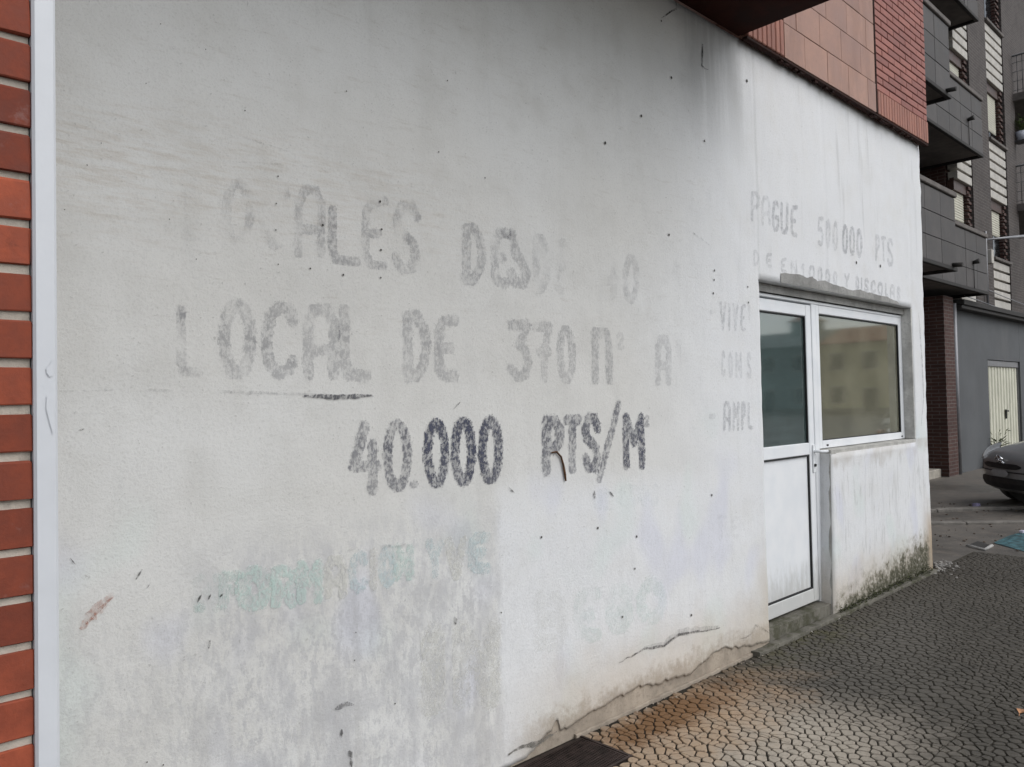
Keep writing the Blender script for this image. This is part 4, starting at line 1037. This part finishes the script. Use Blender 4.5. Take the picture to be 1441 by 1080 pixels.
# ------------------------------------------------------------------ kerbs, painted bay, gully, litter
def slabline(name, a, b, w, z0, z1, mat, label=None):
    a = Vector(a); b = Vector(b); d = (b-a); Ln = d.length; an = math.atan2(d.y, d.x)
    m = MB(); n = max(1, int(Ln/1.0))
    Mx = Matrix.Translation((a.x, a.y, 0)) @ Matrix.Rotation(an, 4, 'Z')
    for k in range(n): m.box(k*Ln/n+.004, (k+1)*Ln/n-.004, -w/2, w/2, z0, z1, Mx, .008)
    return tag(m.build(name, mat), kind='structure')
slabline('kerb', (9.75, 2.0, 0), (11.9, .36, 0), .14, -.03, .028, M['kerb'])
slabline('kerb', (9.25, 1.4, 0), (10.75, -.22, 0), .12, -.03, .020, M['kerb'])
m = MB(); tl = [onZ(1398, 764, -.004), onZ(1441, 776, -.004), onZ(1470, 775, -.004), onZ(1475, 742, -.004), onZ(1441, 748, -.004), onZ(1420, 754, -.004)]
m.poly([tuple(p) for p in tl]); tag(m.build('painted_bay_marking', M['teal']), kind='structure')
gl = root('gully_frame', tuple(onZ(1378, 772)), 'sunken gully with a pale metal rim in the far pavement', 'gully')
q4 = [onZ(1361, 768, .0), onZ(1386, 774, .0), onZ(1396, 768, .0), onZ(1376, 762, .0)]
m = MB(); m.poly([(p.x, p.y, .002) for p in q4]); m.build('pit', simple('black_pit', (.03, .028, .025), .9), gl)
m = MB(); m.tube([q4[0], q4[1], q4[2]], .016, 6); m.build('rim', simple('pale_rim', (.38, .37, .35), .6), gl)
lt = onZ(1374, 713); m = MB()
for k in range(5): m.box(-.05+k*.02, .0+k*.025, -.03, .03, .0, .02+.01*(k % 3), Matrix.Translation((lt.x+.04*k, lt.y, -.008)) @ Matrix.Rotation(R(37*k), 4, 'Z'), .004)
tag(m.build('litter', simple('lilac_wrapper', (.30, .27, .42), .5)), 'crumpled lilac wrapper on the ground near the parked car', 'litter')
lt = onZ(1438, 750); m = MB()
for k in range(4): m.box(-.03, .035, -.02, .02, .0, .03, Matrix.Translation((lt.x+.09*k, lt.y-.09*k, -.004)) @ Matrix.Rotation(R(51*k), 4, 'Z'), .006)
tag(m.build('litter', simple('white_wrapper', (.55, .53, .62), .6)), 'white paper scraps lying on the turquoise paint', 'litter')
lp = crumbs('leaf_litter', simple('dry_leaf_litter', (.10, .075, .055), .9, .5, 30), 140, lambda q: (q.uniform(8.2, 12.), q.uniform(-.3, 1.6), -.004), .004, .018)
tag(lp, 'scattered dry leaf crumbs and grit on the damp concrete', 'litter')

# ------------------------------------------------------------------ parked car
def car(loc, heading):
    c = root('parked_car', (0, 0, 0), 'silver grey hatchback parked with its nose in view beside the garage', 'car')
    g = G('silver_grey_paint'); nz = g.noise(260, 2)
    pm = g.done(g.bsdf(g.mix(g.mr(nz, .3, .7), (.22, .222, .228), (.27, .272, .28)), .38, None, .25, .5, Coat_Weight=.7, Coat_Roughness=.06))
    blk = simple('black_plastic', (.012, .012, .013), .55); rub = simple('tyre_rubber', (.018, .018, .018), .9); rim = simple('alloy', (.35, .35, .36), .35, .05, 5, 0, 20, .9)
    gls = simple('car_glass', (.014, .016, .018), .05, .1, 3, 0.); lens = simple('headlamp_lens', (.72, .74, .76), .12, .08, 20, 0., 30, .2)
    red = simple('tail_lamp', (.25, .01, .01), .2); chrome = simple('chrome', (.75, .75, .76), .12, .05, 5, 0., 20, 1.)
    # stations: x, half width, bottom, sill-bulge z, shoulder z, top z
    ST = [(2.03, .30, .34, .46, .58, .62), (1.99, .52, .25, .44, .62, .67), (1.90, .68, .20, .42, .66, .725), (1.74, .78, .18, .42, .70, .785), (1.50, .835, .18, .44, .755, .85), (1.10, .86, .18, .46, .83, .94), (.72, .86, .18, .48, .90, 1.02),
          (.3, .86, .18, .50, .93, 1.03), (-.5, .86, .18, .50, .95, 1.03), (-1.2, .855, .19, .50, .97, 1.03), (-1.65, .82, .22, .52, .96, 1.02), (-1.95, .72, .28, .52, .92, .97), (-2.06, .55, .34, .52, .86, .90)]
    bm = bmesh.new(); rings = []
    for (x, w, zb, zm, zs, zt) in ST:
        half = [(0, zb), (w*.6, zb), (w*.93, zb+.05), (w*1.0, zm), (w*.985, (zm+zs)/2), (w*.95, zs), (w*.80, lerp(zs, zt, .55)), (w*.45, lerp(zs, zt, .9)), (0, zt)]
        ring = [bm.verts.new((x, y, z)) for y, z in half]+[bm.verts.new((x, -y, z)) for y, z in reversed(half[1:-1])]
        rings.append(ring)
    for a, b in zip(rings, rings[1:]):
        for k in range(len(a)):
            k2 = (k+1) % len(a); bm.faces.new((a[k], a[k2], b[k2], b[k]))
    bm.faces.new(rings[0][::-1]); bm.faces.new(rings[-1])
    bmesh.ops.recalc_face_normals(bm, faces=bm.faces)
    for f in bm.faces: f.smooth = True
    def put(name, bm_or_mb, mat, sub=0, par=c):
        if isinstance(bm_or_mb, MB):
            me = bm_or_mb.mesh(name, mat)
        else:
            me = bpy.data.meshes.new(name); bm_or_mb.to_mesh(me); bm_or_mb.free(); me.materials.append(mat)
        o = bpy.data.objects.new(name, me); C.objects.link(o); o.parent = par
        if sub: md = o.modifiers.new('sub', 'SUBSURF'); md.levels = sub; md.render_levels = sub
        return o
    body = put('body', bm, pm, 2)
    # greenhouse
    def loft(sts, zoff=0):
        b = bmesh.new(); rr = []
        for (x, pts) in sts:
            rr.append([b.verts.new((x+dx, y, z)) for dx, y, z in pts])
        for p, q in zip(rr, rr[1:]):
            for k in range(len(p)-1): b.faces.new((p[k], p[k+1], q[k+1], q[k]))
        for f in b.faces: f.smooth = True
        bmesh.ops.recalc_face_normals(b, faces=b.faces); return b
    prof = [(.95, .78, 1.00), (.35, .70, 1.30), (-.05, .64, 1.43), (-.9, .63, 1.45), (-1.55, .62, 1.38), (-1.9, .70, 1.02)]
    sts = [(x, [(0, -w-.06, z-.02 if i in (0, 5) else 1.0), (0, -w, z), (0.02, -w*.5, z+.02), (0.03, 0, z+.025), (0.02, w*.5, z+.02), (0, w, z), (0, w+.06, z-.02 if i in (0, 5) else 1.0)]) for i, (x, w, z) in enumerate(prof)]
    put('greenhouse', loft(sts), gls)
    rf = [(x, [(0, -w-.01, z+.012), (0.02, -w*.5, z+.034), (0.03, 0, z+.038), (0.02, w*.5, z+.034), (0, w+.01, z+.012)]) for x, w, z in prof[2:5]]
    put('roof', loft(rf), pm)
    for s in (-1, 1):
        m = MB()
        for i in range(5):
            a, b = prof[i], prof[i+1]
            m.tube([(a[0], s*(a[1]+.012), a[2]+.01), (b[0], s*(b[1]+.012), b[2]+.01)], .028, 6)
        m.tube([(-.35, s*.72, 1.0), (-.40, s*.645, 1.44)], .03, 6)
        put('pillar_frame', m, pm)
        # headlamp follows the front corner
        bmh = bmesh.new(); pts = []
        up_ = [(1.945, .50, .690), (1.86, .62, .735), (1.72, .725, .785), (1.52, .79, .825)]; lo = [(1.985, .45, .610), (1.93, .64, .612), (1.78, .775, .640), (1.56, .838, .700)]
        vu = [bmh.verts.new((x+.018, s*y, z+.006)) for x, y, z in up_]; vm = [bmh.verts.new(((a[0]+b[0])/2+.028, s*((a[1]+b[1])/2+.022), (a[2]+b[2])/2+.01)) for a, b in zip(up_, lo)]; vl = [bmh.verts.new((x+.018, s*y*1.005, z)) for x, y, z in lo]
        for A, B in ((vu, vm), (vm, vl)):
            for k in range(3): bmh.faces.new((A[k], A[k+1], B[k+1], B[k]))
        bmesh.ops.recalc_face_normals(bmh, faces=bmh.faces)
        for f in bmh.faces: f.smooth = True
        put('headlight', bmh, lens, 1)
        m = MB(); m.box(-1.98, -1.80, s*.66 if s > 0 else -.80, .80 if s > 0 else -.66, .70, .92, c=.02); put('tail_light', m, red)
        m = MB(); m.box(.55, .72, s*.9 if s > 0 else -1.04, 1.04 if s > 0 else -.9, 1.0, 1.12, c=.03); put('mirror', m, pm)
        for xw in (1.28, -1.30):
            m = MB(); n = 28
            P = [(.30, .11), (.31, .06), (.31, -.06), (.30, -.11), (.20, -.11), (.20, .11)]
            for k in range(n):
                a0, a1 = 2*math.pi*k/n, 2*math.pi*(k+1)/n
                for (ra, ya), (rb_, yb) in zip(P, P[1:]):
                    m.quad((xw+ra*math.cos(a0), s*.77+ya, .31+ra*math.sin(a0)), (xw+ra*math.cos(a1), s*.77+ya, .31+ra*math.sin(a1)), (xw+rb_*math.cos(a1), s*.77+yb, .31+rb_*math.sin(a1)), (xw+rb_*math.cos(a0), s*.77+yb, .31+rb_*math.sin(a0)), True)
            wh = put('wheel', m, rub)
            m = MB(); m.tube([(xw, s*.80, .31), (xw, s*.865, .31)], [.20, .20], 20)
            for k in range(7):
                a = 2*math.pi*k/7; m.tube([(xw, s*.872, .31), (xw+.19*math.cos(a), s*.872, .31+.19*math.sin(a))], .02, 5)
            put('rim', m, rim, 0, wh)
            m = MB(); m.tube([(xw, s*.66, .33), (xw, s*.868, .33)], [.36, .36], 26); put('wheel_arch', m, blk)
    # lower intake, upper grille halves, plate, emblem, bumper seam follow the nose curve
    def nose(y, z):                       # x of the nose surface at (y, z)
        a = abs(y)
        tab = [(0, 2.035), (.2, 2.03), (.35, 2.012), (.52, 1.975), (.66, 1.90), (.76, 1.77), (.83, 1.52)]
        for (y0, x0), (y1, x1) in zip(tab, tab[1:]):
            if y0 <= a <= y1: x = lerp(x0, x1, (a-y0)/(y1-y0)); break
        else: x = 1.5
        return x - (.05*max(0, (.36-z)/.12)**2 if z < .36 else 0) - (.30*max(0, z-.56) if z > .56 else 0)
    def patch(name, zl, zh, ya, yb, mat, out=.012, n=18):
        m = MB()
        for k in range(n):
            y0, y1 = lerp(ya, yb, k/n), lerp(ya, yb, (k+1)/n)
            def zz(y, f):
                e = min(1, (1-abs((y-(ya+yb)/2)/((yb-ya)/2)))*4); mid = (zl(y)+zh(y))/2; return lerp(mid, (zl(y), zh(y))[f], max(.05, e)**.5)
            q = [(y0, zz(y0, 0)), (y1, zz(y1, 0)), (y1, zz(y1, 1)), (y0, zz(y0, 1))]
            zc = [(y0, (q[0][1]+q[3][1])/2), (y1, (q[1][1]+q[2][1])/2)]
            f3 = lambda y, z, o_: (nose(y, z)+o_, y, z)
            m.quad(f3(*q[0], out), f3(*q[1], out), f3(*zc[1], out+.004), f3(*zc[0], out+.004), True)
            m.quad(f3(*zc[0], out+.004), f3(*zc[1], out+.004), f3(*q[2], out), f3(*q[3], out), True)
        return put(name, m, mat)
    patch('lower_intake', lambda y: .255+.02*abs(y), lambda y: .405, -.62, .62, blk)
    patch('upper_grille', lambda y: .520, lambda y: .585+.02*abs(y), -.42, .42, blk)
    patch('bumper_strip', lambda y: .475, lambda y: .490, -.74, .74, blk, .012)
    patch('licence_plate', lambda y: .415, lambda y: .505, -.20, .20, simple('plate_grey', (.32, .32, .33), .5), .016, 6)
    for q in (0, 1):                      # double chevron emblem
        m = MB()
        for s in (-1, 1): m.tube([(nose(0, .64)+.05-q*.02, 0, .685-q*.055), (nose(.1, .64)+.04-q*.02, s*.085, .640-q*.055)], .014, 6)
        put('emblem', m, chrome)
    m = MB(); m.tube([(1.93, 0, .675), (1.6, 0, .83)], .004, 4)
    c.location = loc; c.rotation_euler = (0, 0, heading)
    return c
nose_pt = onZ(1410, 714)
hd = R(133)
car((nose_pt.x-2.03*math.cos(hd), nose_pt.y-2.03*math.sin(hd), -.01), hd)

# ------------------------------------------------------------------ houses across the street (seen mirrored in the glass)
M['slate'] = simple('grey_slates', (.16, .19, .19), .85, .2, 3)
M['olive'] = simple('ochre_house_render', (.72, .64, .40), .9, .1, .6, .1, 5)
M['greenish'] = simple('grey_green_house_render', (.24, .29, .28), .9, .1, .6, .1, 5)
M['roof_red'] = simple('red_roof_tiles', (.30, .13, .075), .85, .2, 3, .2, 20)
def house(name, cx, cy, wd, dp, hh, mat, lab, tower):
    h_ = root(name, (cx, cy, 0), lab, 'house')
    boxpart('wall', M[mat], h_, cx-dp/2, cx+dp/2, cy-wd/2, cy+wd/2, -.03, hh)
    m = MB(); o_ = .5
    x0, x1, y0, y1 = cx-dp/2-o_, cx+dp/2+o_, cy-wd/2-o_, cy+wd/2+o_
    A = [(x0, y0, hh), (x1, y0, hh), (x1, y1, hh), (x0, y1, hh)]; r0 = (cx, y0, hh+1.7); r1 = (cx, y1, hh+1.7)
    m.poly([A[0], A[3], r1, r0]); m.poly([A[1], r0, r1, A[2]][::-1] if False else [A[1], A[2], r1, r0]); m.poly([A[0], A[1], r0]); m.poly([A[2], A[3], r1]); m.poly(A[::-1])
    rf = m.build('roof', M['roof_red'] if mat == 'olive' else M['slate'], h_)
    if tower:
        boxpart('turret', M[mat], rf, cx-1.2, cx+1.2, cy+tower-1.1, cy+tower+1.1, hh, hh+2.6)
        m = MB(); m.poly([(cx-1.5, cy+tower-1.4, hh+2.6), (cx+1.5, cy+tower-1.4, hh+2.6), (cx, cy+tower, hh+3.4)]); m.poly([(cx-1.5, cy+tower+1.4, hh+2.6), (cx, cy+tower, hh+3.4), (cx+1.5, cy+tower+1.4, hh+2.6)]); m.poly([(cx-1.5, cy+tower-1.4, hh+2.6), (cx, cy+tower, hh+3.4), (cx-1.5, cy+tower+1.4, hh+2.6)]); m.poly([(cx+1.5, cy+tower-1.4, hh+2.6), (cx+1.5, cy+tower+1.4, hh+2.6), (cx, cy+tower, hh+3.4)])
        m.build('turret_roof', M['roof_red'], rf)
    for fl in range(2):
        n = int(wd/2.6)
        for k in range(n):
            y = cy-wd/2+(k+.5)*wd/n; z = .9+fl*2.9 if not (fl == 0 and k % 3 == 1) else 0
            w_ = boxpart('window' if z else 'door', M['strip'], h_, cx-dp/2-.06, cx-dp/2+.02, y-.62, y+.62, z, z+1.5+(.7 if not z else 0))
            boxpart('pane', M['dark_glass'], w_, cx-dp/2-.075, cx-dp/2-.061, y-.52, y+.52, z+.1, z+1.4+(.7 if not z else 0))
    boxpart('plinth', M['kerb'], h_, cx-dp/2-.05, cx-dp/2+.03, cy-wd/2, cy+wd/2, -.03, .45)
    return h_
house('ochre_house', 72, -20, 17, 9, 6.1, 'olive', 'two storey ochre house with red roof across the street, mirrored in the window', 0)
house('green_house', 72, -38, 18, 9, 6.1, 'greenish', 'grey green house with a roof turret across the street, mirrored in the door glass', 6.2)

# fallen leaf near the right edge of the paving
lf = onZ(1437, 1003); m = MB()
m.poly([(lf.x-.03, lf.y, .004), (lf.x-.005, lf.y-.022, .012), (lf.x+.035, lf.y-.004, .006), (lf.x+.004, lf.y+.020, .014)])
m.poly([(lf.x-.03, lf.y, .003), (lf.x+.004, lf.y+.020, .013), (lf.x+.035, lf.y-.004, .005), (lf.x-.005, lf.y-.022, .011)])
m.tube([(lf.x-.03, lf.y, .004), (lf.x-.06, lf.y-.006, .003)], .0015, 5)
tag(m.build('fallen_leaf', simple('dry_leaf', (.42, .20, .09), .7, .3, 60)), 'small dry orange leaf lying on the dark paving', 'leaf')
